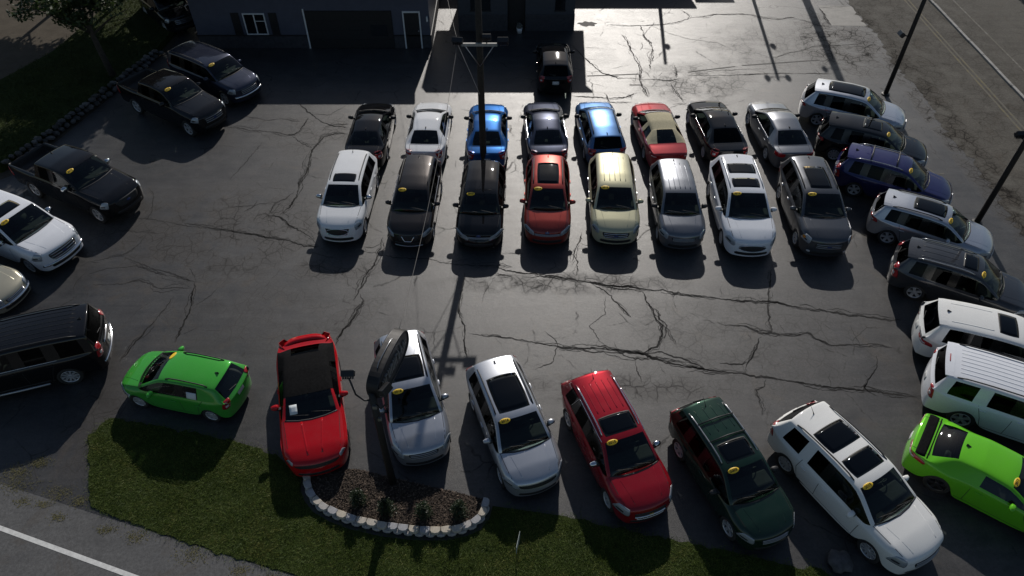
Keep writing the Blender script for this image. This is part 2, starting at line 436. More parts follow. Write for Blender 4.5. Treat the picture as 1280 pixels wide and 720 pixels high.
# ---- cracks: ragged open joints in the asphalt, laid out in metres
CRACKS=[
(6,[(-5.1,21.29),(-5.21,20.25),(-5.33,19.66),(-5.51,18.92),(-5.59,18.26),(-5.71,17.73)]),
(6,[(-5.58,18.21),(-5.39,17.83),(-5.57,17.31),(-5.75,16.76),(-5.96,16.22),(-6.02,15.75)]),
(3,[(-8.26,21.41),(-7.87,21.16),(-7.55,20.79)]),
(3,[(-8.12,20.73),(-7.62,20.71),(-7.51,20.79)]),
(3,[(-6.02,20.49),(-5.18,20.37)]),
(3,[(-5.92,20.67),(-5.39,20.67),(-5.06,20.98)]),
(2,[(-6.05,20.13),(-5.55,20.03)]),
(4,[(-5.09,20.25),(-4.25,20.07),(-3.28,20.07),(-2.78,19.89),(-2.13,19.75),(-1.48,19.66),(-0.84,19.66),(0.0,19.62)]),
(4,[(-0.67,19.26),(0.0,19.06)]),
(5,[(-1.75,19.31),(-1.89,18.21),(-1.86,17.26),(-1.64,16.56),(-1.62,15.98),(-1.52,15.15)]),
(4,[(-1.5,16.32),(-0.98,16.13),(-0.47,16.13),(0.0,16.03)]),
(2,[(-0.63,19.2),(-1.04,18.1),(-1.1,17.73)]),
(6,[(-0.61,19.66),(-0.13,19.37),(0.59,19.26),(1.38,19.11),(2.31,18.92),(2.93,18.75),(3.46,18.59),(4.24,18.55),(4.85,18.42),(5.61,18.31),(6.35,18.15),(6.99,18.08)]),
(4,[(-0.6,19.14),(-0.05,19.11)]),
(4,[(0.43,19.03),(1.61,19.06),(2.54,18.77)]),
(3,[(3.08,18.64),(3.76,18.44),(4.77,18.4)]),
(4,[(5.44,18.26),(6.04,18.15),(6.97,17.94)]),
(4,[(2.77,21.61),(2.7,21.16),(2.41,20.43),(2.28,19.66)]),
(4,[(2.4,20.37),(2.49,19.77),(2.39,19.09)]),
(5,[(2.93,18.75),(3.41,18.37),(3.61,18.1),(3.7,17.78),(4.09,17.21),(4.22,17.01)]),
(7,[(4.79,18.31),(4.87,17.73),(5.03,17.21),(5.29,16.66),(5.18,16.17),(4.96,15.7),(4.38,15.38)]),
(4,[(5.29,16.66),(5.51,16.46),(5.58,15.7)]),
(2,[(3.42,18.1),(3.3,17.16),(2.69,16.61),(3.01,15.98),(3.26,15.61)]),
(6,[(-0.55,16.13),(0.18,15.96),(0.9,15.84),(1.47,15.7),(1.97,15.63),(2.69,15.65),(3.47,15.56),(4.31,15.4),(4.85,15.15),(5.46,14.97),(5.93,14.83),(6.36,14.7)]),
(3,[(1.97,15.7),(2.27,15.84),(2.84,15.7),(3.33,15.61)]),
(4,[(2.19,15.65),(2.67,15.4),(3.1,15.42),(3.73,15.33),(4.0,15.19),(4.84,15.06)]),
(5,[(4.38,15.38),(5.1,15.42),(5.71,15.19),(6.36,14.7)]),
(4,[(4.72,15.24),(5.21,15.19),(5.8,14.92)]),
(3,[(4.1,15.15),(4.12,14.7),(4.2,14.18)]),
(2,[(4.89,14.97),(5.03,14.44)]),
(3,[(1.13,16.37),(1.48,15.94),(1.54,15.61),(1.37,15.01),(0.73,14.6)]),
(6,[(6.42,18.12),(7.28,17.96),(8.15,17.87),(9.27,17.75),(9.85,17.63),(10.67,17.42),(11.5,17.27),(12.3,17.07),(12.96,16.98),(13.72,16.92)]),
(3,[(6.85,18.03),(7.17,17.86),(7.54,17.93)]),
(3,[(7.89,17.93),(8.22,17.79),(8.67,17.83)]),
(5,[(9.9,19.73),(9.67,19.07),(9.33,17.93),(9.13,17.21),(9.03,16.29)]),
(5,[(7.22,16.8),(7.45,16.63),(8.16,16.6),(8.65,16.29),(9.06,16.27),(9.72,16.18),(10.25,16.27),(10.53,16.07),(10.92,15.72),(11.44,15.76),(12.02,15.74),(12.68,15.74),(12.94,15.63)]),
(3,[(8.65,16.29),(8.95,16.16),(10.06,16.18)]),
(5,[(8.62,16.18),(8.36,15.63),(8.09,15.21),(7.82,14.89),(7.69,14.54)]),
(4,[(6.94,14.97),(7.58,14.92),(7.89,15.05)]),
(6,[(5.87,14.92),(6.16,14.74),(7.02,14.61),(7.8,14.49),(8.57,14.34),(9.55,14.12),(10.46,13.97),(11.37,13.87),(12.33,13.68),(12.92,13.58)]),
(4,[(8.32,14.29),(8.16,13.99),(7.89,13.84),(7.93,13.51),(7.82,12.9)]),
(4,[(12.28,15.31),(12.06,14.74),(11.65,14.34),(11.43,13.99),(11.69,13.65)]),
(3,[(11.83,16.69),(11.84,15.96),(11.85,15.63)]),
(4,[(-9.88,23.52),(-9.97,22.65)]),
(5,[(-12.02,21.73),(-11.4,21.7),(-10.53,21.5),(-9.45,21.24),(-8.82,21.14),(-8.14,20.74),(-7.54,20.74)]),
(3,[(-15.48,22.52),(-14.69,22.36),(-13.58,22.12),(-12.47,21.88),(-11.41,21.73)]),
(4,[(-15.8,21.73),(-15.06,21.65),(-14.21,21.57)]),
(3,[(-14.85,22.2),(-14.82,23.01),(-15.12,24.03),(-15.5,24.47)]),
(4,[(-14.56,21.42),(-14.65,20.81),(-15.02,20.23),(-15.99,19.94)]),
(4,[(-14.9,20.16),(-13.69,19.52),(-12.85,19.31),(-11.76,18.77)]),
(3,[(-16.36,19.66),(-16.18,19.94),(-15.76,19.87)]),
(4,[(-15.89,19.24),(-15.24,19.52),(-14.32,19.66),(-13.21,19.24),(-11.93,18.83)]),
(3,[(-16.07,18.3),(-16.2,18.83),(-16.02,19.31)]),
(4,[(-15.45,18.63),(-14.44,18.7),(-13.84,18.86),(-13.03,18.46),(-11.81,18.46)]),
(6,[(-11.76,18.77),(-11.64,18.17),(-11.53,17.41),(-11.47,16.68),(-11.56,15.86)]),
(3,[(-12.19,19.52),(-11.76,18.77)]),
(4,[(-11.61,20.67),(-11.8,20.3)]),
(3,[(-10.86,18.44),(-11.03,18.04),(-11.37,17.66)]),
(5,[(-12.33,18.04),(-12.49,17.16),(-12.8,16.27),(-12.97,15.52),(-13.04,15.03)]),
(3,[(-16.49,17.16),(-16.16,17.66),(-15.86,18.04)]),
(5,[(-10.55,31.22),(-9.79,30.36),(-9.06,29.57),(-8.43,29.23),(-7.74,29.06)]),
(4,[(-8.9,28.72),(-8.76,29.23),(-8.36,29.4),(-7.7,29.4)]),
(3,[(-9.67,30.27),(-8.88,30.18),(-8.15,31.0)]),
(4,[(-12.91,30.1),(-11.87,29.74),(-11.02,29.83),(-10.11,29.57)]),
(5,[(-13.59,29.06),(-12.93,29.09),(-12.31,28.85),(-11.24,28.72),(-10.44,28.47),(-10.21,28.47),(-9.95,28.8),(-9.8,29.92)]),
(4,[(-10.19,28.39),(-9.63,27.74),(-9.15,27.39)]),
(7,[(-7.58,28.64),(-8.31,28.59),(-8.73,28.31),(-9.02,27.42),(-9.05,26.64),(-9.02,25.6),(-9.15,24.74),(-9.06,23.91),(-9.26,23.11),(-9.48,22.6)]),
(4,[(-9.14,27.34),(-9.26,26.34),(-9.24,25.89),(-9.02,25.6)]),
(3,[(-8.89,25.38),(-8.5,25.19),(-8.06,25.13)]),
(3,[(-11.51,27.9),(-11.84,26.34),(-12.19,25.02)]),
(4,[(-9.2,24.18),(-9.55,23.64),(-9.84,23.44),(-9.96,22.73)]),
(5,[(-10.15,22.35),(-9.94,22.66),(-9.46,22.53),(-8.84,21.91),(-7.81,21.19)]),
(4,[(-10.64,23.64),(-10.7,23.24),(-11.01,22.85)]),
(4,[(-13.26,22.16),(-12.47,21.97),(-11.52,21.73),(-10.66,21.48),(-9.01,21.22)]),
(3,[(-11.6,23.18),(-10.87,23.27),(-9.92,23.44)]),
(5,[(5.39,39.75),(6.5,39.63),(8.0,39.69),(8.76,39.75),(10.19,40.42),(10.43,40.74),(10.33,41.27),(10.02,41.71)]),
(5,[(10.41,40.63),(11.19,40.74),(12.03,41.1),(13.0,41.17),(14.13,41.06),(14.98,40.63)]),
(6,[(7.4,39.69),(7.44,38.19),(7.71,37.52),(7.66,36.68),(7.47,35.77),(7.26,34.54)]),
(6,[(6.16,38.59),(6.47,37.71),(6.53,36.68),(6.73,34.71),(6.56,33.37),(6.71,32.57),(6.83,31.79)]),
(5,[(3.2,37.42),(3.68,36.49),(4.12,35.41),(4.71,34.2),(5.51,33.7),(6.1,33.7),(6.66,33.54),(7.5,33.54),(8.24,33.46),(8.7,33.7)]),
(3,[(6.1,33.7),(6.31,33.37),(6.6,34.37)]),
(3,[(6.79,34.54),(7.09,34.2),(7.17,33.54)]),
(5,[(8.58,35.06),(8.6,34.37),(8.45,33.7)]),
(5,[(8.12,33.21),(8.27,32.1),(8.54,31.26)]),
(3,[(8.0,39.69),(9.12,38.49),(10.12,37.9),(11.33,37.61),(12.05,36.77)]),
(4,[(9.08,33.95),(10.1,34.0),(10.94,33.95),(13.36,34.17)]),
(3,[(10.0,34.37),(11.83,34.54),(13.49,34.71)]),
(6,[(2.97,31.94),(3.86,31.86),(4.82,31.71),(5.63,31.79),(6.17,32.18)]),
(5,[(4.62,32.25),(4.87,31.41),(5.9,31.3)]),
(4,[(7.87,31.11),(8.62,31.26)]),
(5,[(13.22,41.17),(14.01,41.08),(14.61,40.54),(15.71,40.45),(16.41,40.67),(17.02,40.27),(17.64,39.66),(18.25,39.57)]),
(4,[(13.61,35.85),(14.28,35.88),(14.84,36.31),(15.85,36.7),(16.74,37.17),(17.68,37.25),(19.07,37.33),(20.12,37.73)]),
(4,[(11.65,34.02),(13.1,34.09),(15.13,34.16),(16.68,34.09)]),
(6,[(18.34,42.01),(18.39,40.81),(18.38,39.75)]),
(4,[(18.38,42.01),(20.28,42.14)]),
(4,[(19.83,43.06),(19.97,42.19)]),
(4,[(20.25,43.06),(20.38,42.19)])]

def crack_mesh():
    mb = MB()
    r_ = random.Random(3)
    Z = Vector((0, 0, .0045))
    def ribbon(P, w, taper=True):
        vs = []; nz = 1.0; n_ = len(P)
        for i, p in enumerate(P):
            t = P[min(i + 1, n_ - 1)] - P[max(i - 1, 0)]
            t = t.normalized() if t.length > 1e-6 else Vector((1, 0, 0))
            n = Vector((-t.y, t.x, 0))
            nz = nz * .55 + .45 * r_.uniform(.0, 1.9)
            e_ = min(1, .2 + min(i, n_ - 1 - i) * .16) if taper else 1
            h_ = w * .5 * nz * e_
            vs += [p - n * h_ + Z, p + n * h_ * r_.uniform(.5, 1.3) + Z]
        mb.add(vs, [(2 * i, 2 * i + 2, 2 * i + 3, 2 * i + 1) for i in range(n_ - 1)])
    def wander(P, step, wide, rough):
        out = []; wv = Vector((0, 0, 0)); ph = r_.uniform(0, 9); d = 0.0
        for a, b in zip(P[:-1], P[1:]):
            n = max(2, int((b - a).length / step))
            for i in range(n): out.append(a.lerp(b, i / n))
        out.append(P[-1])
        res = []
        for p in out:
            wv = wv * .82 + Vector((r_.gauss(0, wide), r_.gauss(0, wide), 0))
            res.append(p + wv + Vector((r_.gauss(0, rough), r_.gauss(0, rough), 0)))
        return res
    for w, pts in CRACKS:
        w0 = w * .0085
        P = [Vector((x, y, 0)) for x, y in pts]
        M_ = wander(P, .075, .014, .011)
        ribbon(M_, w0)
        # splinter strands that leave the joint and come back to it
        k = {2: 0, 3: 1, 4: 2, 5: 4, 6: 6, 7: 6}[w]
        n_ = len(M_)
        for q in range(int(k * n_ / 26) + (1 if w >= 4 else 0)):
            i0 = r_.randrange(0, max(1, n_ - 6)); ln = r_.randrange(6, 22); i1 = min(n_ - 1, i0 + ln)
            amp = r_.gauss(0, .085)
            S_ = []
            for i in range(i0, i1 + 1):
                t = (i - i0) / max(1, i1 - i0)
                tt = M_[min(i + 1, n_ - 1)] - M_[max(i - 1, 0)]
                tt = tt.normalized() if tt.length > 1e-6 else Vector((1, 0, 0))
                S_.append(M_[i] + Vector((-tt.y, tt.x, 0)) * amp * math.sin(PI * t) ** .7 + Vector((r_.gauss(0, .014), r_.gauss(0, .014), 0)))
            if len(S_) > 2: ribbon(S_, w0 * r_.uniform(.3, .7))
        # short side spurs
        for i in range(2, n_ - 2):
            if r_.random() < (.035 if w >= 4 else .015):
                a = M_[i]; ang = r_.uniform(0, 2 * PI); ln = r_.uniform(.15, .7)
                q = [a]
                for k_ in range(7):
                    ang += r_.gauss(0, .35); q.append(q[-1] + Vector((math.cos(ang), math.sin(ang), 0)) * ln / 7)
                ribbon(q, w0 * .4)
    return mb
crk = crack_mesh().build('cracks', M['tar'], lot); crk['kind'] = 'stuff'
# round stain / drain patch near the small building
pp = [(4.35 + .52 * math.cos(a) * (1 + .18 * math.sin(5 * a)), 39.85 + .30 * math.sin(a) * (1 + .2 * math.cos(7 * a))) for a in [2 * PI * q / 40 for q in range(40)]]
sheet('oil_stain', pp, .003, simple('oil_stain', (.022, .02, .018), .75, var=.5, scale=4), parent=lot)

# ---- lawn
LAWN = [(-12.97, 12.13), (-12.35, 10.7), (-11.88, 9.78), (-10.4, 9.24), (-8.94, 8.75), (-5.71, 7.84), (0, 6.2), (8.8, 3.6), (9.7, 6.4), (8.26, 7.93), (6.5, 8.32), (4.79, 8.7), (2.45, 9.27), (1.35, 9.51),
        (-.55, 9.80), (-.62, 9.45), (-.85, 9.1), (-1.2, 8.92), (-1.8, 8.78), (-2.7, 8.79), (-3.6, 8.9), (-4.5, 9.11), (-5.1, 9.34), (-5.6, 9.62), (-5.9, 9.95), (-6.1, 10.3), (-6.15, 10.7), (-7.09, 11.5), (-8.27, 11.88), (-10.2, 12.3), (-11.97, 12.68), (-12.55, 12.75)]
def ragged(poly, step, amp, seed):
    rr = random.Random(seed); out = []
    for (x0, y0), (x1, y1) in zip(poly[:-1], poly[1:]):
        n = max(1, int(math.hypot(x1 - x0, y1 - y0) / step))
        for q in range(n): out.append((x0 + (x1 - x0) * q / n + rr.gauss(0, amp), y0 + (y1 - y0) * q / n + rr.gauss(0, amp)))
    return out
LAWN = ragged(LAWN[:14], .16, .035, 4) + LAWN[13:28] + ragged(LAWN[27:] + LAWN[:1], .16, .035, 5)
lawn = sheet('lawn', LAWN, .035, M['turf'], thick=.06)
def inside(poly, x, y):
    c = np.zeros(len(x), bool); n = len(poly)
    for i in range(n):
        x0, y0 = poly[i]; x1, y1 = poly[(i + 1) % n]
        cond = ((y0 > y) != (y1 > y))
        with np.errstate(divide='ignore', invalid='ignore'):
            c ^= cond & (x < (x1 - x0) * (y - y0) / (y1 - y0 + 1e-12) + x0)
    return c
def blades(name, poly, n, h, mat, z, w=.007, spread=.05):
    xs = [p[0] for p in poly]; ys = [p[1] for p in poly]
    X_ = rng.uniform(min(xs), max(xs), n); Y_ = rng.uniform(min(ys), max(ys), n)
    # ragged edge: test a jittered position
    k = inside(poly, X_ + rng.normal(0, .09, n), Y_ + rng.normal(0, .09, n))
    X_, Y_ = X_[k], Y_[k]; n = len(X_)
    a = rng.uniform(0, 2 * PI, n); tall = .55 + .45 * np.sin(X_ * 2.3 + np.sin(Y_ * 1.7) * 2) * np.cos(Y_ * 2.9 + X_ * .4)
    hh = h * rng.uniform(.5, 1.2, n) * (.65 + .5 * tall)
    lx, ly = rng.normal(0, spread, n), rng.normal(0, spread, n)
    V = np.zeros((n, 3, 3))
    V[:, 0] = np.c_[X_ - np.cos(a) * w, Y_ - np.sin(a) * w, np.full(n, z)]
    V[:, 1] = np.c_[X_ + np.cos(a) * w, Y_ + np.sin(a) * w, np.full(n, z)]
    V[:, 2] = np.c_[X_ + lx, Y_ + ly, z + hh]
    me = bpy.data.meshes.new(name)
    me.vertices.add(3 * n); me.vertices.foreach_set('co', V.ravel())
    me.loops.add(3 * n); me.loops.foreach_set('vertex_index', np.arange(3 * n, dtype=np.int32))
    me.polygons.add(n); me.polygons.foreach_set('loop_start', np.arange(0, 3 * n, 3, dtype=np.int32)); me.polygons.foreach_set('loop_total', np.full(n, 3, dtype=np.int32))
    me.update(calc_edges=True)
    return mkobj(name, me, mat)
def grassmat(name, a, b_, c):
    m, nt, b = new_mat(name)
    p = gpos(nt)
    n1 = noise(nt, p, .9, 5, .65, .6); n2 = noise(nt, p, 9, 4, .75)
    f = math_(nt, 'ADD', math_(nt, 'MULTIPLY', n1, .5), math_(nt, 'MULTIPLY', n2, .5))
    nt.links.new(ramp(nt, f, [(.38, a), (.5, b_), (.62, c)]), b.inputs['Base Color'])
    b.inputs['Roughness'].default_value = .6
    b.inputs['Specular IOR Level'].default_value = .25
    tr = nd(nt, 'ShaderNodeBsdfTranslucent')
    nt.links.new(ramp(nt, f, [(.36, a), (.66, c)]), tr.inputs[0])
    mx = nt.nodes.new('ShaderNodeMixShader'); mx.inputs[0].default_value = .25
    out = nt.nodes['Material Output']
    nt.links.new(b.outputs[0], mx.inputs[1]); nt.links.new(tr.outputs[0], mx.inputs[2]); nt.links.new(mx.outputs[0], out.inputs[0])
    return m
M['grass'] = grassmat('grass_blades', (.030, .055, .006), (.072, .115, .014), (.160, .160, .040))
g_ = blades('lawn_grass', LAWN, 330000, .06, M['grass'], .034)
tag(g_, 'mown green grass of the verge between lot and road', 'grass', kind='stuff')
# clippings swept on to the road edge
CL = []
for (cx, cy, r_, n) in ((-13.9, 9.95, .25, 60), (-13.3, 9.85, .2, 45), (-12.7, 9.45, .25, 60), (-11.2, 9.1, .28, 80), (-10.3, 8.9, .35, 90), (-7.2, 7.95, .3, 70), (-14.6, 10.9, .5, 140), (-14.0, 11.2, .35, 120), (-13.0, 10.2, .5, 120), (-12.3, 9.95, .3, 90), (-14.3, 10.5, .6, 150), (-6.3, 7.75, .3, 60), (-8.6, 8.4, .5, 110)):
    for q in range(n * 3):
        CL.append((cx + random.gauss(0, r_ * .5), cy + random.gauss(0, r_ * .28)))
mb = MB()
for x, y in CL:
    a = random.uniform(0, 6.3); l_ = random.uniform(.015, .05)
    mb.add([(x, y, .018), (x + math.cos(a) * l_, y + math.sin(a) * l_, .030), (x + math.cos(a + 1.2) * l_ * .5, y + math.sin(a + 1.2) * l_ * .5, .018)], [(0, 1, 2)])
o = mb.build('grass_clippings', grassmat('clippings', (.09, .085, .03), (.13, .12, .045), (.19, .17, .07)))
tag(o, 'dry grass clippings scattered along the edge of the front road', 'clippings', kind='stuff')

# ---- planting bed with block edging
BLK = [(-5.95, 10.58), (-5.86, 10.31), (-5.71, 10.03), (-5.5, 9.8), (-5.29, 9.63), (-5.01, 9.5), (-4.74, 9.39), (-4.46, 9.29), (-4.16, 9.21), (-3.87, 9.15), (-3.58, 9.08), (-3.28, 9.04), (-2.99, 9.0), (-2.69, 8.96), (-2.39, 8.94), (-2.1, 8.93), (-1.8, 8.95), (-1.51, 8.98), (-1.25, 9.08), (-.99, 9.23), (-.81, 9.47), (-.74, 9.75)]
BLK = [(x * 1.0, y + .06) for x, y in BLK]
bed = sheet('planting_bed', BLK + [(-.78, 9.95), (-2.6, 10.40), (-4.6, 10.92), (-5.9, 10.75)], .14, M['mulch'], kind='structure', thick=.16)
bed['kind'] = 'structure'
mb = MB()
bp = BLK + [(-.78, 9.95), (-4.6, 10.92)]
xs = rng.uniform(-5.9, -.75, 16000); ys = rng.uniform(8.95, 10.9, 16000)
k = inside(bp, xs, ys)
for x, y in zip(xs[k], ys[k]):
    a = random.uniform(0, 6.3); l_ = random.uniform(.012, .038); w_ = l_ * random.uniform(.2, .45); z = .142 + random.uniform(0, .03)
    c_, s_ = math.cos(a), math.sin(a)
    mb.add([(x + c_ * l_ - s_ * w_, y + s_ * l_ + c_ * w_, z), (x - c_ * l_ - s_ * w_, y - s_ * l_ + c_ * w_, z + random.uniform(-.01, .02)), (x - c_ * l_ + s_ * w_, y - s_ * l_ - c_ * w_, z + random.uniform(-.01, .02)), (x + c_ * l_ + s_ * w_, y + s_ * l_ - c_ * w_, z)], [(0, 1, 2, 3)])
def chipmat():
    m, nt, b = new_mat('wood_chips')
    p = gpos(nt)
    n = noise(nt, p, 16, 2, .8)
    nt.links.new(ramp(nt, n, [(.38, (.022, .015, .011)), (.54, (.060, .042, .030)), (.70, (.20, .15, .11))]), b.inputs['Base Color'])
    b.inputs['Roughness'].default_value = .9
    return m
o = mb.build('wood_chips', chipmat()); tag(o, 'brown wood chip mulch covering the planting bed', 'mulch', kind='stuff')
blkmats = [simple('edging_block_%d' % q, c, .9, var=.25, scale=8, bumpv=.4) for q, c in enumerate([(.46, .42, .36), (.40, .38, .36), (.34, .34, .35), (.48, .43, .35)])]
wallR = empty('block_edging', (-3.3, 8.95, 0))
tag(wallR, 'curved low edging wall of pale concrete blocks round the planting bed', 'edging wall')
blkme = []
for mtl in blkmats:
    bm = bmesh.new()
    pr_ = [(-.145, .10), (.145, .10), (.15, -.02), (.10, -.085), (0, -.105), (-.10, -.085), (-.15, -.02)]
    lo = [bm.verts.new((x, y, 0)) for x, y in pr_]; hi = [bm.verts.new((x, y, .10)) for x, y in pr_]
    bm.faces.new(hi); bm.faces.new(lo[::-1])
    for i in range(7): bm.faces.new((lo[i], lo[(i + 1) % 7], hi[(i + 1) % 7], hi[i]))
    bmesh.ops.recalc_face_normals(bm, faces=bm.faces[:])
    bmesh.ops.bevel(bm, geom=[e for e in bm.edges if all(v.co.z > .05 for v in e.verts)], offset=.012, segments=1, affect='EDGES')
    me = bpy.data.meshes.new('block'); bm.to_mesh(me); bm.free(); me.materials.append(mtl); blkme.append(me)
for course in range(2):
    for i, (x, y) in enumerate(BLK):
        a = BLK[max(i - 1, 0)]; b_ = BLK[min(i + 1, len(BLK) - 1)]
        ang = math.atan2(b_[1] - a[1], b_[0] - a[0])
        nx, ny = math.sin(ang), -math.cos(ang)
        if course == 0:
            if i == len(BLK) - 1: continue
            x, y = (x + BLK[i + 1][0]) / 2 + nx * .03, (y + BLK[i + 1][1]) / 2 + ny * .03
        o = mkobj('block', blkme[random.choice((0, 0, 1, 2, 3, 3)) if course else 1], None, wallR)
        o.location = (x - wallR.location.x, y - wallR.location.y, .035 + .101 * course + random.uniform(0, .006) * course)
        o.rotation_euler = (0, 0, ang + random.gauss(0, .03))
        o.scale = (random.uniform(.93, .985), 1, 1)

# ---- foliage
def leafmat(name, a, b_):
    m, nt, b = new_mat(name)
    p = gpos(nt)
    n = noise(nt, p, 5, 3, .7)
    c = ramp(nt, n, [(.35, a), (.65, b_)])
    nt.links.new(c, b.inputs['Base Color'])
    b.inputs['Roughness'].default_value = .5
    tr = nd(nt, 'ShaderNodeBsdfTranslucent'); nt.links.new(c, tr.inputs[0])
    mx = nt.nodes.new('ShaderNodeMixShader'); mx.inputs[0].default_value = .3
    nt.links.new(b.outputs[0], mx.inputs[1]); nt.links.new(tr.outputs[0], mx.inputs[2]); nt.links.new(mx.outputs[0], nt.nodes['Material Output'].inputs[0])
    return m
M['leaf'] = leafmat('leaves', (.022, .040, .012), (.06, .085, .025))
M['yew'] = leafmat('evergreen_leaves', (.014, .026, .011), (.035, .055, .02))
M['bark'] = simple('bark', (.045, .036, .028), .9, var=.4, scale=12, bumpv=.5)
def leaf_cloud(mb, c, rad, n, size, rr):
    for _ in range(n):
        d = Vector((rr.gauss(0, 1), rr.gauss(0, 1), rr.gauss(0, 1))).normalized() * (rr.random() ** .45)
        p = Vector(c) + Vector((d.x * rad[0], d.y * rad[1], d.z * rad[2]))
        u = Vector((rr.gauss(0, 1), rr.gauss(0, 1), rr.gauss(0, .6))).normalized()
        v = u.cross(Vector((rr.gauss(0, 1), rr.gauss(0, 1), rr.gauss(0, 1)))).normalized()
        l_ = size * rr.uniform(.6, 1.3)
        mb.add([p - u * l_, p + v * l_ * .45, p + u * l_, p - v * l_ * .45], [(0, 1, 2, 3)])
def tree(name, loc, h, cr, label, seed, crown_z=.62, n=46, group=None, lean=(0, 0), leaf=.16):
    rr = random.Random(seed)
    root = empty(name, loc); tag(root, label, 'tree', group)
    tip = Vector((lean[0], lean[1], h * .7))
    tr = MB(); tr.tube([(0, 0, -.05), Vector((0, 0, 0)).lerp(tip, .33), Vector((.05, .03, 0)) + Vector((0, 0, 0)).lerp(tip, .66), tip], [.17, .14, .11, .05], 10)
    cz = h * crown_z
    for q in range(9):
        a = q * 2.4 + rr.random(); z0 = h * rr.uniform(.3, .6)
        b0 = tip * (z0 / (h * .7)); l_ = cr * rr.uniform(.6, .95)
        e = Vector((tip.x + math.cos(a) * l_, tip.y + math.sin(a) * l_, z0 + l_ * rr.uniform(.4, 1.0)))
        tr.tube([b0, b0.lerp(e, .5) + Vector((0, 0, .12)), e], [.06, .04, .015], 6)
    tr.build('trunk', M['bark'], root, True)
    cw = MB()
    for q in range(n):
        d = Vector((rr.gauss(0, 1), rr.gauss(0, 1), rr.gauss(0, .8))).normalized() * rr.uniform(.35, 1.0)
        c_ = Vector((tip.x + d.x * cr, tip.y + d.y * cr, cz + d.z * cr * .62))
        s_ = cr * rr.uniform(.14, .30)
        leaf_cloud(cw, c_, (s_, s_, s_ * .7), 120, leaf, rr)
    cw.build('crown', M['leaf'], root)
    return root
tree('young_tree', (-20.4, 33.4, .3), 6.0, 2.5, 'young tree with slender trunk growing behind the stone wall', 5, .70, 80, lean=(-.5, .3), leaf=.11)
SG = 'trees shading the upper end of the lot'
tree('shade_tree', (-18.9, 41.6, 0), 8.2, 3.0, 'leafy shade tree growing by the corner of the grey garage', 11, .66, 120, SG)
tree('shade_tree', (-23.3, 42.4, 0), 8.4, 3.6, 'broad leafy tree growing on the grass beyond the stone wall', 12, .66, 130, SG)
tree('shade_tree', (-21.2, 46.5, 0), 11.0, 3.4, 'tall leafy tree rising behind the other shade trees', 13, .70, 100, SG)
tree('shade_tree', (-15.6, 47.3, 0), 11.0, 3.2, 'dense leafy tree overhanging the garage roof ridge', 14, .70, 90, SG)
tree('shade_tree', (-26.9, 43.6, 0), 9.0, 3.4, 'round leafy tree growing at the edge of the tan yard', 16, .64, 120, SG)
tree('street_tree', (33.4, 47.5, 0), 6.5, 2.4, 'dark roadside tree beyond the far lane of the side road', 15, .6, 40)
for q, (x, y) in enumerate([(-4.32, 9.8), (-3.5, 9.53), (-2.46, 9.43), (-1.48, 9.46)]):
    rr = random.Random(40 + q)
    root = empty('shrub', (x, y + .05, .14))
    tag(root, ('small dark evergreen shrub in the mulch bed by the red muscle convertible', 'small dark evergreen shrub in the mulch bed in front of the sign pole',
               'small dark evergreen shrub between the sign pole shrub and the end shrub', 'small dark evergreen shrub at the end of the mulch bed by the yard sign')[q], 'shrub', 'evergreen shrubs in the mulch bed')
    mb = MB()
    for k_ in range(14):
        t = k_ / 13
        a = k_ * 2.4
        rad = .22 * (1 - .5 * t) + .03
        leaf_cloud(mb, (math.cos(a) * rad * .5, math.sin(a) * rad * .5, .06 + .50 * t), (rad * .8, rad * .8, .10), 100, .032, rr)
    mb.build('foliage', M['yew'], root)
    MB().tube([(0, 0, -.05), (0.01, 0, .2), (0, .01, .42)], [.02, .015, .006], 6).build('stem', M['bark'], root)

# ---- left bank: stone wall, raised grass, tan yard
bank = sheet('grass_bank', [(-22.3, 25.6), (-20.95, 30.1), (-19.2, 36.3), (-18.9, 40), (-23.5, 46), (-24.6, 36), (-27.3, 29.8), (-27.5, 24.5)], .32, M['turf'], thick=.4)
o = blades('bank_grass', [(-22.3, 25.6), (-20.95, 30.1), (-19.2, 36.3), (-18.9, 40), (-23.5, 46), (-24.6, 36), (-27.3, 29.8), (-27.5, 24.5)], 60000, .10, grassmat('bank_grass_shaded', (.014, .026, .004), (.030, .050, .008), (.07, .075, .02)), .32, .012, .06)  # blade colours darkened to carry the shade over the bank
tag(o, 'rough grass on the bank behind the stone wall', 'grass', kind='stuff')
sheet('yard', [(-24.6, 36), (-27.3, 29.8), (-36, 20), (-60, 20), (-60, 90), (-23, 90), (-23.5, 46)], .004, M['tan'])
sw = empty('stone_wall', (-20.7, 31, 0)); tag(sw, 'low dry stone wall of grey rocks along the grass bank', 'stone wall')
stonem = [simple('rock_%d' % q, c, .9, var=.35, scale=6, bumpv=.5) for q, c in enumerate([(.075, .073, .07), (.11, .107, .105), (.055, .053, .05)])]
stones = []
for q in range(6):
    rr = random.Random(70 + q)
    bm = bmesh.new(); bmesh.ops.create_icosphere(bm, subdivisions=1, radius=.5)
    for v in bm.verts: v.co = Vector((v.co.x * rr.uniform(.8, 1.15), v.co.y * rr.uniform(.8, 1.15), v.co.z * rr.uniform(.75, 1.05)))
    me = bpy.data.meshes.new('stone'); bm.to_mesh(me); bm.free(); me.materials.append(stonem[q % 3]); stones.append(me)
A = [Vector((-22.0, 25.9, 0)), Vector((-20.65, 30.1, 0)), Vector((-18.95, 36.3, 0))]
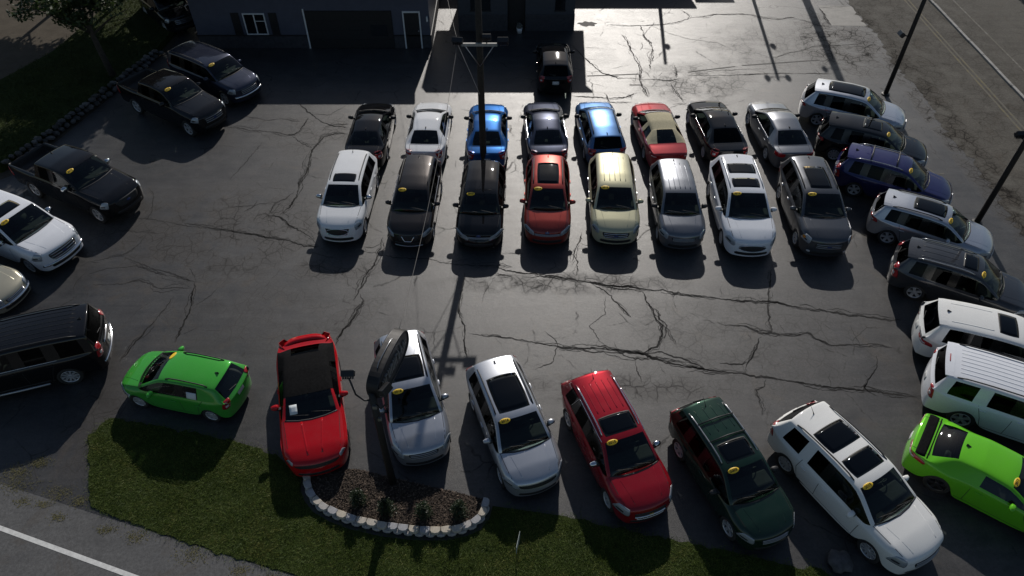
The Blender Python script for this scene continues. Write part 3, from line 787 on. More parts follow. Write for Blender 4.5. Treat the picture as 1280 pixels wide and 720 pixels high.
for row in range(2):
    t = 0.0
    while t < 10.7:
        seg = 4.41
        p = A[0].lerp(A[1], t / seg) if t < seg else A[1].lerp(A[2], (t - seg) / 6.43)
        w_ = random.uniform(.26, .46)
        o = mkobj('stone', random.choice(stones), None, sw)
        o.location = (p.x - sw.location.x - .12 * row + random.gauss(0, .04), p.y - sw.location.y, .12 + row * .21)
        o.scale = (w_ * .9, w_ * 1.08, .27); o.rotation_euler = (random.gauss(0, .15), random.gauss(0, .15), R(72) + random.gauss(0, .4))
        t += w_ * .92
# boulder at the drive entrance
bm = bmesh.new(); bmesh.ops.create_icosphere(bm, subdivisions=3, radius=.31)
rr = random.Random(9)
for v in bm.verts:
    n = v.co.normalized()
    v.co *= 1 + .16 * math.sin(n.x * 5 + 1) * math.cos(n.y * 4) + .05 * math.sin(n.x * 13 + n.z * 9) + rr.gauss(0, .014)
    v.co.z = v.co.z * .62 + .13
me = bpy.data.meshes.new('boulder'); bm.to_mesh(me); bm.free()
o = mkobj('boulder', me, simple('boulder_stone', (.075, .075, .08), .9, var=.45, scale=5, bumpv=.5), None, (8.72, 8.15, .02), True)
tag(o, 'rounded grey boulder on the lawn edge by the white car', 'boulder')

# ------------------------------------------------------------------ buildings
def siding(name, col, pitch=.14):
    m, nt, b = new_mat(name)
    p = gpos(nt)
    w = nd(nt, 'ShaderNodeTexWave', Scale=1.0 / pitch / 2 * .318 * 3.14159, Distortion=0.0); w.wave_type = 'BANDS'; w.bands_direction = 'Z'; w.wave_profile = 'SAW'
    nt.links.new(p, w.inputs['Vector'])
    n = noise(nt, p, 2.0, 5, .65)
    nt.links.new(ramp(nt, n, [(.3, [c * .82 for c in col]), (.7, col)]), b.inputs['Base Color'])
    b.inputs['Roughness'].default_value = .6
    bump(nt, b, w.outputs[0], .5, .015)
    return m
M['siding'] = siding('blue_grey_siding', (.080, .088, .125))
M['siding2'] = siding('slate_siding', (.055, .062, .078))
M['brickdark'] = simple('dark_wainscot', (.040, .040, .047), .8, var=.3, scale=6)
M['whitetrim'] = simple('white_trim', (.62, .63, .64), .5, var=.1)
M['shutter'] = simple('black_shutter', (.015, .015, .018), .5)
M['shingle'] = simple('roof_shingles', (.05, .048, .046), .9, var=.4, scale=9, bumpv=.5)
M['doordark'] = simple('dark_door', (.012, .012, .014), .5, var=.2)
M['winglass'] = simple('window_glass', (.01, .012, .015), .05, spec=.8)

G = empty('garage_building', (-10.7, 37, 0)); tag(G, 'grey sided garage with wide dark door and shuttered window', 'building')
def part(name, mat, parent, x0, x1, y0, y1, z0, z1, bevel=0.0):
    root = parent
    while root.parent: root = root.parent
    l_ = root.location
    return MB().box(((x0 + x1) / 2 - l_.x, (y0 + y1) / 2 - l_.y, (z0 + z1) / 2), (x1 - x0, y1 - y0, z1 - z0)).build(name, mat, parent, bevel=bevel)
def gable(name, parent, x0, x1, y0, y1, ze, zr, th, mat, ridge='x'):
    l_ = parent.location
    if ridge == 'x':
        ym = (y0 + y1) / 2
        V = [(x0, y0, ze), (x1, y0, ze), (x1, ym, zr), (x0, ym, zr), (x0, y1, ze), (x1, y1, ze)]
    else:
        xm = (x0 + x1) / 2
        V = [(x0, y1, ze), (x0, y0, ze), (xm, y0, zr), (xm, y1, zr), (x1, y1, ze), (x1, y0, ze)]
    V = [(a - l_.x, b - l_.y, c) for a, b, c in V]
    V2 = [(a, b, c + th) for a, b, c in V]
    F = [(0, 1, 2, 3), (3, 2, 5, 4)]
    F2 = [tuple(i + 6 for i in f) for f in F]
    return MB().add(V + V2, [f[::-1] for f in F] + F2 + [(0, 1, 7, 6), (4, 10, 11, 5), (1, 2, 8, 7), (2, 5, 11, 8), (0, 6, 9, 3), (3, 9, 10, 4)]).build(name, mat, parent)
part('wall', M['siding'], G, -17, -4.4, 36.95, 45.5, .76, 3.05)
part('base_wall', M['brickdark'], G, -17.02, -4.38, 36.93, 45.52, 0, .70)
part('belt_trim', M['shutter'], G, -17.04, -4.36, 36.90, 45.54, .70, .76)
gable('roof', G, -17.3, -4.25, 36.55, 45.9, 3.05, 4.4, .10, M['shingle'])
w = part('window', M['winglass'], G, -14.25, -13.2, 36.925, 36.96, .84, 1.90)
for (a, b_, c_, d_) in ((-14.31, -13.14, .78, .84), (-14.31, -13.14, 1.90, 1.96), (-14.31, -14.25, .84, 1.90), (-13.2, -13.14, .84, 1.90), (-13.75, -13.69, .84, 1.90)):
    part('window_frame', M['whitetrim'], w, a, b_, 36.90, 36.952, c_, d_)
part('window_bar', M['whitetrim'], w, -13.69, -13.2, 36.91, 36.95, 1.52, 1.55)
for x in (-14.72, -12.72):
    sh = part('shutter', M['shutter'], G, x - .21, x + .21, 36.90, 36.95, .76, 1.98)
    for q in range(9): part('louvre', M['doordark'], sh, x - .16, x + .16, 36.88, 36.90, .84 + q * .125, .92 + q * .125)
gd = part('garage_door', M['doordark'], G, -11.0, -6.4, 36.90, 36.96, .01, 2.1)
for q in range(4): part('door_panel', M['doordark'], gd, -10.97, -6.43, 36.885, 36.90, .03 + q * .52, .52 + q * .52)
part('door_window', M['winglass'], gd, -7.6, -6.7, 36.875, 36.886, .72, 1.35)
part('door_trim', M['whitetrim'], G, -11.08, -11.0, 36.88, 36.97, 0, 2.2)
dr = part('door', M['doordark'], G, -5.75, -4.95, 36.90, 36.96, .02, 2.0)
MB().lathe([(.001, -.05), (.035, -.04), (.035, 0)], 10, 'y', (-5.02 + 10.7, 36.895 - 37, 1.0)).build('door_handle', M['silver'], dr, True)
for (a, b_, c_, d_) in ((-5.82, -5.75, 0, 2.08), (-4.95, -4.88, 0, 2.08), (-5.75, -4.95, 2.0, 2.08)):
    part('door_frame', M['whitetrim'], G, a, b_, 36.885, 36.965, c_, d_)
# wall lantern by the corner
lt = part('wall_lamp', M['whitetrim'], G, -4.56, -4.48, 36.80, 36.95, 1.55, 1.80)

S = empty('office_building', (.3, 39, 0)); tag(S, 'small dark office building with a recessed central door', 'building')
part('wall', M['siding2'], S, -3.0, -.25, 39.0, 44.8, .95, 3.6)
part('wall', M['siding2'], S, .75, 3.5, 39.0, 44.8, .95, 3.6)
part('base_wall', M['brickdark'], S, -3.02, -.25, 38.98, 44.82, 0, .95)
part('base_wall', M['brickdark'], S, .75, 3.52, 38.98, 44.82, 0, .95)
part('lintel', M['siding2'], S, -.25, .75, 39.0, 44.8, 2.15, 3.6)
part('door', M['doordark'], S, -.25, .75, 39.25, 39.32, .01, 2.15)
for (a, b_) in ((-2.3, -1.2), (2.4, 2.95)):
    w = part('window', M['winglass'], S, a, b_, 38.97, 39.02, 1.2, 2.0)
    part('window_sill', M['doordark'], w, a - .04, b_ + .04, 38.95, 39.0, 1.14, 1.2)
gable('roof', S, -3.67, 4.70, 38.6, 45.2, 3.58, 5.2, .12, M['shingle'], 'x')
# white flower pot on the door step
pt = empty('flower_pot', (.42, 38.75, 0)); tag(pt, 'small pale flower pot standing at the office door', 'flower pot')
MB().lathe([(.001, 0), (.12, 0), (.17, .30), (.14, .30), (.13, .26), (.001, .26)], 16, 'z').build('pot', M['whitetrim'], pt, True)
mb = MB(); leaf_cloud(mb, (0, 0, .42), (.18, .18, .16), 160, .05, random.Random(2)); mb.build('plant', leafmat('pale_flowers', (.12, .13, .10), (.35, .34, .32)), pt)
B3 = empty('far_building', (4, 52, 0)); tag(B3, 'long low building standing beyond the office', 'building')
part('wall', M['siding'], B3, -12, 11.2, 49.2, 60, 0, 3.9); gable('roof', B3, -12.4, 11.75, 48.75, 60.4, 3.9, 5.6, .12, M['shingle'])
B4 = empty('far_shed', (13, 52, 0)); tag(B4, 'small shed next to the long low building', 'building')
part('wall', M['siding2'], B4, 11.9, 14.0, 49.5, 55, 0, 3.7); gable('roof', B4, 11.8, 14.15, 49.2, 55.3, 3.7, 4.4, .1, M['shingle'])

# ------------------------------------------------------------------ poles, wires, signs
M['wood'] = simple('weathered_pole', (.035, .028, .022), .9, var=.35, scale=8, bumpv=.4)
M['polemetal'] = simple('dark_pole', (.025, .024, .024), .5, .4, var=.3, scale=3)
M['lampbody'] = simple('lamp_body', (.04, .04, .042), .45, .5)
def flood(parent, c, yaw, tilt, name='floodlight', sz=.34):
    Mx = Matrix.Rotation(yaw, 3, 'Z') @ Matrix.Rotation(tilt, 3, 'X')
    mb = MB().box(c, (sz, sz * .5, sz * .62), M=Mx)
    o = mb.build(name, M['lampbody'], parent, bevel=.02)
    mb = MB()
    for q in range(5): mb.box(Vector(c) + Mx @ Vector((-sz * .36 + q * sz * .18, sz * .31, 0)), (.015, .08, sz * .5), M=Mx)
    mb.build('cooling_fin', M['lampbody'], o)
    MB().box(Vector(c) + Mx @ Vector((0, -sz * .255, 0)), (sz * .86, .012, sz * .5), M=Mx).build('lamp_glass', M['lens'], o)
    return o
# utility pole in the middle of the lot
U = empty('utility_pole', (-1.23, 25.6, 0)); tag(U, 'wooden utility pole with lamp crossarm behind the black compact', 'pole')
MB().tube([(0, 0, -.1), (0, 0, 4), (-.01, .02, 9.5)], [.15, .135, .11], 14).build('post', M['wood'], U, True)
MB().box((0, -.17, 6.0), (1.35, .09, .11)).build('crossarm', simple('pale_crossarm', (.35, .34, .32), .7, var=.2), U)
for sg in (-1, 1): MB().tube([(sg * .55, -.19, 5.96), (0, -.16, 5.1)], .018, 6).build('brace', M['silver'], U, True)
for x in (-.82, .88): flood(U, (x, -.10, 6.10), R(180 if x > 0 else 170), R(-35), sz=.42)
flood(U, (.28, -.16, 6.28), R(180), R(-30), sz=.34)
MB().tube([(-.82, -.1, 6.02), (-.60, -.17, 6.0)], .025, 6).build('lamp_bracket', M['lampbody'], U); MB().tube([(.88, -.1, 6.02), (.6, -.17, 6.0)], .025, 6).build('lamp_bracket', M['lampbody'], U)
MB().tube([(.28, -.16, 6.15), (.28, -.17, 6.04)], .025, 6).build('lamp_bracket', M['lampbody'], U)

# sign pole at the planting bed
F_ = empty('sign_pole', (-3.44, 10.47, 0)); tag(F_, 'dark sign pole with oval cabinet sign rising beside the planting bed', 'sign')
MB().tube([(0, 0, -.05), (0, 0, 2.5), (0, 0, 4.45)], [.11, .10, .09], 14).build('post', M['polemetal'], F_, True)
MB().lathe([(.001, 0), (.2, 0), (.2, .04), (.12, .05)], 14, 'z').build('base_plate', M['polemetal'], F_)
ax = Vector((.27, .963, 0)); nx_ = Vector((.963, -.27, 0))
cz, Lh, Hh, th = 4.42, 1.02, .50, .13
cc = ax * (Lh + .02) + Vector((0, 0, cz))
ol = []
for q in range(40):
    a = 2 * PI * q / 40
    ex = lambda v: math.copysign(abs(v) ** .78, v)
    ol.append((Lh * ex(math.cos(a)), Hh * ex(math.sin(a))))
vs = []
for sg in (-1, 1):
    for (u, v) in ol: vs.append(cc + ax * u + Vector((0, 0, v)) + nx_ * (sg * th))
n = len(ol)
fs = [tuple(range(n)), tuple(reversed(range(n, 2 * n)))] + [(i, n + i, n + (i + 1) % n, (i + 1) % n) for i in range(n)]
cab = MB().add(vs, fs).build('sign_cabinet', M['polemetal'], F_)
for sg in (-1, 1):
    rimv = []
    rim_ = [cc + ax * u * .97 + Vector((0, 0, v * .95)) + nx_ * (sg * (th + .01)) for (u, v) in ol]
    MB().tube(rim_ + [rim_[0]], .03, 6, False).build('sign_rim', M['lampbody'], cab, True)
    vs = [cc + ax * u * .93 + Vector((0, 0, v * .9)) + nx_ * (sg * (th + .006)) for (u, v) in ol]
    MB().add(vs, [tuple(range(n)) if sg < 0 else tuple(reversed(range(n)))]).build('sign_face', simple('sign_face', (.035, .035, .038), .35), cab)
    # raised strokes of lettering too shallow to read
    rr = random.Random(21)
    lm = simple('raised_letters', (.22, .22, .22), .5)
    for q in range(9):
        u0 = -.70 + q * .165
        mb = MB(); hgt = rr.uniform(.24, .34)
        Mx = Matrix((ax, nx_, Vector((0, 0, 1)))).transposed()
        mb.box(cc + ax * u0 + nx_ * sg * (th + .03) + Vector((0, 0, .02)), (.035, .04, hgt), M=Mx)
        mb.box(cc + ax * (u0 + .045) + nx_ * sg * (th + .03) + Vector((0, 0, .02 + hgt * rr.choice((.42, 0, -.42)))), (.09, .04, .04), M=Mx)
        if rr.random() < .6: mb.box(cc + ax * (u0 + .085) + nx_ * sg * (th + .03) + Vector((0, 0, .02)), (.032, .04, hgt * .9), M=Mx)
        mb.build('letter', lm, cab)
MB().tube([(0, 0, 4.30), cc - ax * Lh * .8 + Vector((0, 0, 0))], .05, 8).build('sign_bracket', M['polemetal'], F_)
MB().tube([cc - ax * (Lh * .95) + Vector((0, 0, .1)), cc + Vector((0, 0, Hh + .04)) - ax * .45, cc + Vector((0, 0, Hh + .02)) + ax * .3, cc + ax * Lh * .96 + Vector((0, 0, .22))], .011, 6).build('conduit', M['silver'], cab, True)
# floodlights on bent arms
fl1 = flood(F_, (-.50, .12, 5.10), R(182), R(-40), sz=.32)
MB().tube([(0, 0, 4.18), (-.22, .0, 4.16), (-.42, .05, 4.34), (-.50, .10, 4.95)], .025, 8).build('lamp_arm', M['lampbody'], F_, True)
fl2 = flood(F_, (.36, .0, 4.62), R(60), R(-30), sz=.32)
MB().tube([(0, 0, 4.12), (.20, -.18, 4.06), (.34, -.16, 4.25), (.36, -.02, 4.5)], .025, 8).build('lamp_arm', M['lampbody'], F_, True)
MB().box((.03, -.11, 4.05), (.10, .08, .12)).build('junction_box', M['silver'], F_); MB().box((.08, -.10, 3.5), (.08, .07, .10)).build('junction_box', M['silver'], F_)

M['cable'] = simple('cable_sheath', (.16, .15, .14), .6)
def cable(name, a, b, sag, r_, label):
    a, b = Vector(a), Vector(b)
    pts = []
    for q in range(25):
        t = q / 24
        p = a.lerp(b, t); p.z -= sag * 4 * t * (1 - t); pts.append(p)
    o = MB().tube(pts, r_, 5).build(name, M['cable'], None, True)
    tag(o, label, 'cable')
    return o
ctop = F_.location + cc + ax * Lh * .75 + Vector((0, 0, Hh * .62))
cable('overhead_cable', ctop, (-2.05, 25.45, 6.05), .55, .007, 'thin overhead cable strung between the oval sign and the wooden utility pole')
cable('service_cable', (-2.05, 25.5, 6.10), (-5.0, 45.0, 6.6), .7, .007, 'thin overhead cable running from the utility pole towards the garage roof')
MB_ = MB().tube([(-.80, -.12, 5.95), (-.05, -.16, 3.9)], .012, 5).build('stay_wire', M['silver'], U)

def light_pole(loc, h, lamps, label, r_=.10, group=None, cat='light pole'):
    P_ = empty('light_pole', loc); tag(P_, label, cat, group)
    MB().tube([(0, 0, -.05), (0, 0, h * .5), (0, 0, h)], [r_ * 1.15, r_, r_ * .85], 14).build('post', M['polemetal'], P_, True)
    MB().lathe([(.001, 0), (r_ * 2, 0), (r_ * 2, .05), (r_ * 1.2, .07)], 14, 'z').build('base_plate', M['polemetal'], P_)
    for (dx, dy, z, yaw) in lamps:
        flood(P_, (dx, dy, z), R(yaw), R(-35), sz=.36)
        MB().tube([(0, 0, z - .1), (dx * .7, dy * .7, z - .06)], .03, 8).build('lamp_arm', M['lampbody'], P_)
    return P_
light_pole((18.72, 32.1, 0), 7.5, [(-.40, .05, 3.15, -90), (-.42, 0, 7.3, -90)], 'dark light pole with small floodlight at the bonnet of the silver crossover')
light_pole((18.80, 22.2, 0), 7.5, [(-.05, .34, 3.95, 180), (-.42, 0, 7.3, -90)], 'dark light pole standing between the lot edge and side road, beside the two-tone crossover')
for (tx, ty, h, r_, lp, lb) in ((8.16, 35.17, 7.0, .11, [(.22, 0, 5.9, 90)], 'tall light pole standing beyond the office roof'),
                             (13.73, 33.5, 7.0, .10, [(-.55, 0, 6.9, -90), (.55, 0, 6.9, 90), (.3, 0, 4.9, 90)], 'twin lamp pole standing beyond the top of the lot'),
                             (16.9, 33.2, 9.0, .24, [(-.6, 0, 8.2, -90)], 'thick utility pole standing at the far corner by the side road')):
    l_ = h / math.tan(R(SUN_EL))
    light_pole((tx + math.sin(az) * l_, ty + math.cos(az) * l_, 0), h, lp, lb, r_)
# little yard sign seen nearly edge-on
Y = empty('yard_sign', (.16, 8.44, .03), R(78)); tag(Y, 'small pale yard sign on thin stake in the grass', 'yard sign')
MB().box((0, 0, .62), (.46, .012, .36)).build('panel', simple('yard_sign_panel', (.36, .40, .38), .6, var=.3, scale=9), Y)
for x in (-.14, .14): MB().tube([(x, 0, -.15), (x, 0, .6)], .008, 6).build('stake', M['lampbody'], Y)
# ------------------------------------------------------------------ cars
# a car is a closed cage of 15 columns x 9 rings per side, subdivided, then split into its panels
# d = metres behind the front bumper
def car_spec(style, L, W, H, wb, fo, **k):
    s = dict(style=style, L=L, W=W, H=H, wb=wb, fo=fo, Rw=.345, sill=.24)
    q = L / 4.6
    if style == 'suv':
        s.update(cowl=1.20 * q, rf=1.93 * q, rr=4.14 * q, rg=4.46 * q, hf=.86, hc=1.07, belt=.985, beltr=1.075, rgz=1.08, tz=.98,
                 bp=2.66 * q, cp=3.46 * q, qe=4.0 * q, roofw=.70, tailbulge=.10)
    elif style == 'boxsuv':
        s.update(cowl=1.30 * L / 5.2, rf=1.98 * L / 5.2, rr=4.86 * L / 5.2, rg=5.06 * L / 5.2, hf=1.02, hc=1.20, belt=1.20, beltr=1.22, rgz=1.24, tz=1.15,
                 bp=2.85 * L / 5.2, cp=3.80 * L / 5.2, qe=4.78 * L / 5.2, roofw=.775, Rw=.385, sill=.30, tailbulge=.08)
    elif style == 'hatch':
        s.update(cowl=.98 * L / 4.0, rf=1.72 * L / 4.0, rr=3.52 * L / 4, rg=3.86 * L / 4, hf=.76, hc=.98, belt=.93, beltr=1.02, rgz=1.0, tz=.90,
                 bp=2.38 * L / 4, cp=3.14 * L / 4, qe=3.2 * L / 4, roofw=.70, Rw=.30, sill=.2, tailbulge=.10)
    elif style in ('sedan', 'conv', 'coupe'):
        q = L / 4.8
        s.update(cowl=1.33 * q, rf=2.10 * q, rr=3.46 * q, rg=4.14 * q, hf=.74, hc=.97, belt=.93, beltr=1.0, rgz=1.03, tz=.98,
                 bp=2.74 * q, cp=3.52 * q, qe=3.6 * q, roofw=.66, Rw=.33, sill=.19, tailbulge=.08)
        if style == 'coupe':
            s.update(cowl=1.72, rf=2.42, rr=3.78, rg=4.38, bp=3.22, cp=3.66, hf=.80, hc=1.0, belt=.98, beltr=1.06, rgz=1.07, tz=1.04, roofw=.665, Rw=.36)
    elif style == 'pickup':
        s.update(cowl=1.62, rf=2.28, rr=3.96, rg=4.06, hf=1.10, hc=1.28, belt=1.28, beltr=1.28, rgz=1.34, tz=1.30,
                 bp=3.02, cp=3.82, qe=3.9, roofw=.79, Rw=.40, sill=.36, tailbulge=.03)
    s.update(k)
    return s

def cage(s):
    L, hw, H = s['L'], s['W'] / 2, s['H']
    st = s['style']
    X = lambda d: L / 2 - d
    fx, rx = s['fo'], s['fo'] + s['wb']
    Ra = s['Rw'] + .065
    deck = st in ('sedan', 'conv', 'coupe')
    pk = st == 'pickup'
    nd_ = .30
    dL = [nd_, fx - Ra, fx - .70 * Ra, fx, fx + .70 * Ra, fx + Ra, (fx + Ra) * .42 + s['bp'] * .58, s['bp'] - .04, s['bp'] + .04,
          rx - Ra, rx - .70 * Ra, rx, rx + .70 * Ra, rx + Ra, L - .20]
    wt = [.83, .95, .98, .995, 1, 1, 1, 1, 1, 1, 1, 1, .985, .96, .86]
    if st == 'coupe': wt = [.88, .97, .99, 1, .99, .975, .97, .97, .975, 1.0, 1.02, 1.02, 1.01, .98, .90]
    if st in ('boxsuv', 'pickup'): wt = [.87, .97, .99, 1, 1, 1, 1, 1, 1, 1, 1, 1, 1, .985, .93]
    top = s['Rw'] + Ra * 1.07
    sl = s['sill']
    zb0 = [sl - .0, sl, s['Rw'] + .68 * Ra, top, s['Rw'] + .68 * Ra, sl, sl - .02, sl - .02, sl - .02, sl, s['Rw'] + .68 * Ra, top, s['Rw'] + .68 * Ra, sl + .03, sl + .06]
    # belt / deck-edge height and x of ring 4 for each column
    hood = lambda d: s['hf'] + (s['hc'] - s['hf']) * max(0, min(1, (d / s['cowl']))) ** .75
    dB = list(dL)
    dB[5] = s['cowl'] + .12
    dB[6] = s['rf'] + .02
    dB[7], dB[8] = s['bp'] - .035, s['bp'] + .035
    zB = [hood(d) - .05 for d in dL[:5]] + [s['belt']] * 10
    zB[0] -= .07
    dU = list(dB)
    for i in range(5): dU[i] = dL[i]
    dU[0] = .17
    dU[5], dU[6] = s['cowl'], s['rf']
    dU[7], dU[8] = s['bp'] - .04, s['bp'] + .04
    bl = lambda d: s['belt'] + (s['beltr'] - s['belt']) * max(0, min(1, (d - s['cowl']) / (s['rg'] - s['cowl'])))
    if not deck and not pk:
        dB[9], dB[10], dB[11], dB[12], dB[13], dB[14] = s['cp'] - .06, s['cp'] + .06, s['qe'] + .10, s['rr'] + .16, L - .13, L - .14
        dU[9], dU[10], dU[11], dU[12], dU[13], dU[14] = s['cp'] - .07, s['cp'] + .05, s['qe'] - .02, s['rr'], s['rg'], L - .055
        if st == 'boxsuv': dB[12], dB[13] = s['rr'] + .04, L - .10
    elif deck:
        dB[9], dB[10], dB[11], dB[12], dB[13], dB[14] = s['cp'] + .10, s['cp'] + .34, (s['cp'] + .34 + s['rg']) / 2 + .03, s['rg'] + .03, s['rg'] + .55 * (L - .25 - s['rg']), L - .17
        dU[9], dU[10], dU[11], dU[12], dU[13], dU[14] = s['cp'] - .16, s['rr'], s['rr'] + .55 * (s['rg'] - s['rr']), s['rg'], s['rg'] + .55 * (L - .2 - s['rg']), L - .10
    else:
        dB[9], dB[10], dB[11], dB[12], dB[13], dB[14] = s['cp'] + .02, s['rr'] + .06, s['rg'] + .03, s['rg'] + .12, L - .20, L - .10
        dU[9], dU[10], dU[11], dU[12], dU[13], dU[14] = s['cp'], s['rr'], s['rg'], s['rg'] + .12, L - .20, L - .09
        dL[9:15] = [rx - Ra, rx - .7 * Ra, rx, rx + .7 * Ra, rx + Ra, L - .12]
    for i in range(5, 15): zB[i] = bl(dB[i])
    rw = s['roofw'] * hw
    P = {}
    for i in range(15):
        w = hw * wt[i]
        z0, zb = zb0[i], zB[i]
        arch = i in (2, 3, 4, 10, 11, 12)
        end = i in (0, 14)
        P[i, 0] = (X(dL[i]), w * (.955 if not arch else .985), z0)
        P[i, 1] = (X(dL[i]), w * (.99 if not arch else 1.005), z0 + (zb - z0) * (.36 if not arch else .30))
        P[i, 2] = (X(dL[i]), w * 1.0, z0 + (zb - z0) * (.66 if not arch else .62))
        P[i, 3] = (X((dL[i] * .5 + dB[i] * .5)), w * .985, zb - (.075 if not end else .10))
        P[i, 4] = (X(dB[i]), w * .925, zb)
        if i <= 4:                                      # bonnet
            hz = hood(dU[i]) + (-.025 if i == 0 else 0)
            for j, yf, dz, dx in ((5, .82, .012, 0), (6, .70, .02, .02), (7, .36, .04, .06), (8, 0, .048, .075)):
                P[i, j] = (X(dU[i]) + (dx if i == 0 else 0), w * yf, hz + dz - (.065 if i == 0 else 0))
        elif i == 5:                                    # foot of the windscreen
            for j, yf, dz, dx in ((5, .885, .015, 0.0), (6, .845, .028, .03), (7, .42, .055, .13), (8, 0, .06, .16)):
                P[i, j] = (X(dU[i]) + dx, hw * yf, s['hc'] + dz - .02)
        else:
            # roof curve
            if (not deck and not pk and i <= 12) or ((deck or pk) and i <= 10):
                t = (dU[i] - s['rf']) / (s['rr'] - s['rf'])
                rz = H - .055 * (2 * t - .85) ** 2 - (.012 if i == 6 else 0)
                if not deck and not pk and i == 12: rz = H - .075
                tw = 1 - .05 * max(0, t - .3) if not deck else 1 - .09 * max(0, t - .2)
                dx6 = .0
                for j, y, dz, dx in ((5, rw * tw + .022, -.092, 0), (6, rw * tw - .025, -.040, .01), (7, rw * tw * (.74 if st == 'conv' else .5), -.004 if st != 'conv' else -.012, .05), (8, 0, .006, .065)):
                    P[i, j] = (X(dU[i]) + (dx if i == 6 else (-dx * .8 if (i == 12 or (deck and i == 10)) and not pk else 0)), y, rz + dz)
            elif deck and i == 11:
                for j, y, dz, dx in ((5, hw * .80, -.06, 0), (6, hw * .69, 0, 0), (7, hw * (.36 if st != 'conv' else .5), .035, -.04), (8, 0, .042, -.05)):
                    P[i, j] = (X(dU[i]) + dx, y, (H * .40 + s['rgz'] * .60) + dz)
            elif deck and i == 12:
                for j, y, dz, dx in ((5, hw * .86, -.01, 0), (6, hw * .72, .005, 0), (7, hw * (.38 if st != 'conv' else .54), .03, -.05), (8, 0, .035, -.06)):
                    P[i, j] = (X(dU[i]) + dx, y, s['rgz'] + dz)
            elif deck:
                zz = s['rgz'] + (.01 if i == 13 else 0.0) + (s['tz'] - s['rgz']) * (.4 if i == 13 else 1)
                for j, yf, dz, dx in ((5, .86, -.005, 0), (6, .74, .01, 0), (7, .38, .03, -.02), (8, 0, .035, -.03)):
                    P[i, j] = (X(dU[i]) + dx, w * yf, zz + dz)
            elif pk:
                if i == 11:
                    for j, y, z in ((5, hw * .86, s['rgz'] - .04), (6, hw * .72, s['rgz']), (7, hw * .38, s['rgz']), (8, 0, s['rgz'])):
                        P[i, j] = (X(dU[i]), y, z)
                elif i in (12, 13):
                    for j, y, z in ((5, hw * .83, s['belt'] + .0), (6, hw * .815, .82), (7, hw * .4, .80), (8, 0, .80)):
                        P[i, j] = (X(dU[i]), y, z)
                else:
                    for j, y, z in ((5, hw * .83, s['belt']), (6, hw * .72, s['belt'] + .0), (7, hw * .38, s['belt'] + .005), (8, 0, s['belt'] + .005)):
                        P[i, j] = (X(dU[i]), y, z)
            else:
                zz = s['rgz'] if i == 13 else s['tz']
                ww = hw * (.97 if i == 13 else .90)
                for j, yf, dz, dx in ((5, .87, -.02, .02), (6, .78, 0, 0), (7, .40, .0, -.04), (8, 0, .0, -.05)):
                    P[i, j] = (X(dU[i]) + dx, ww * yf, zz + dz)
    return P, wt

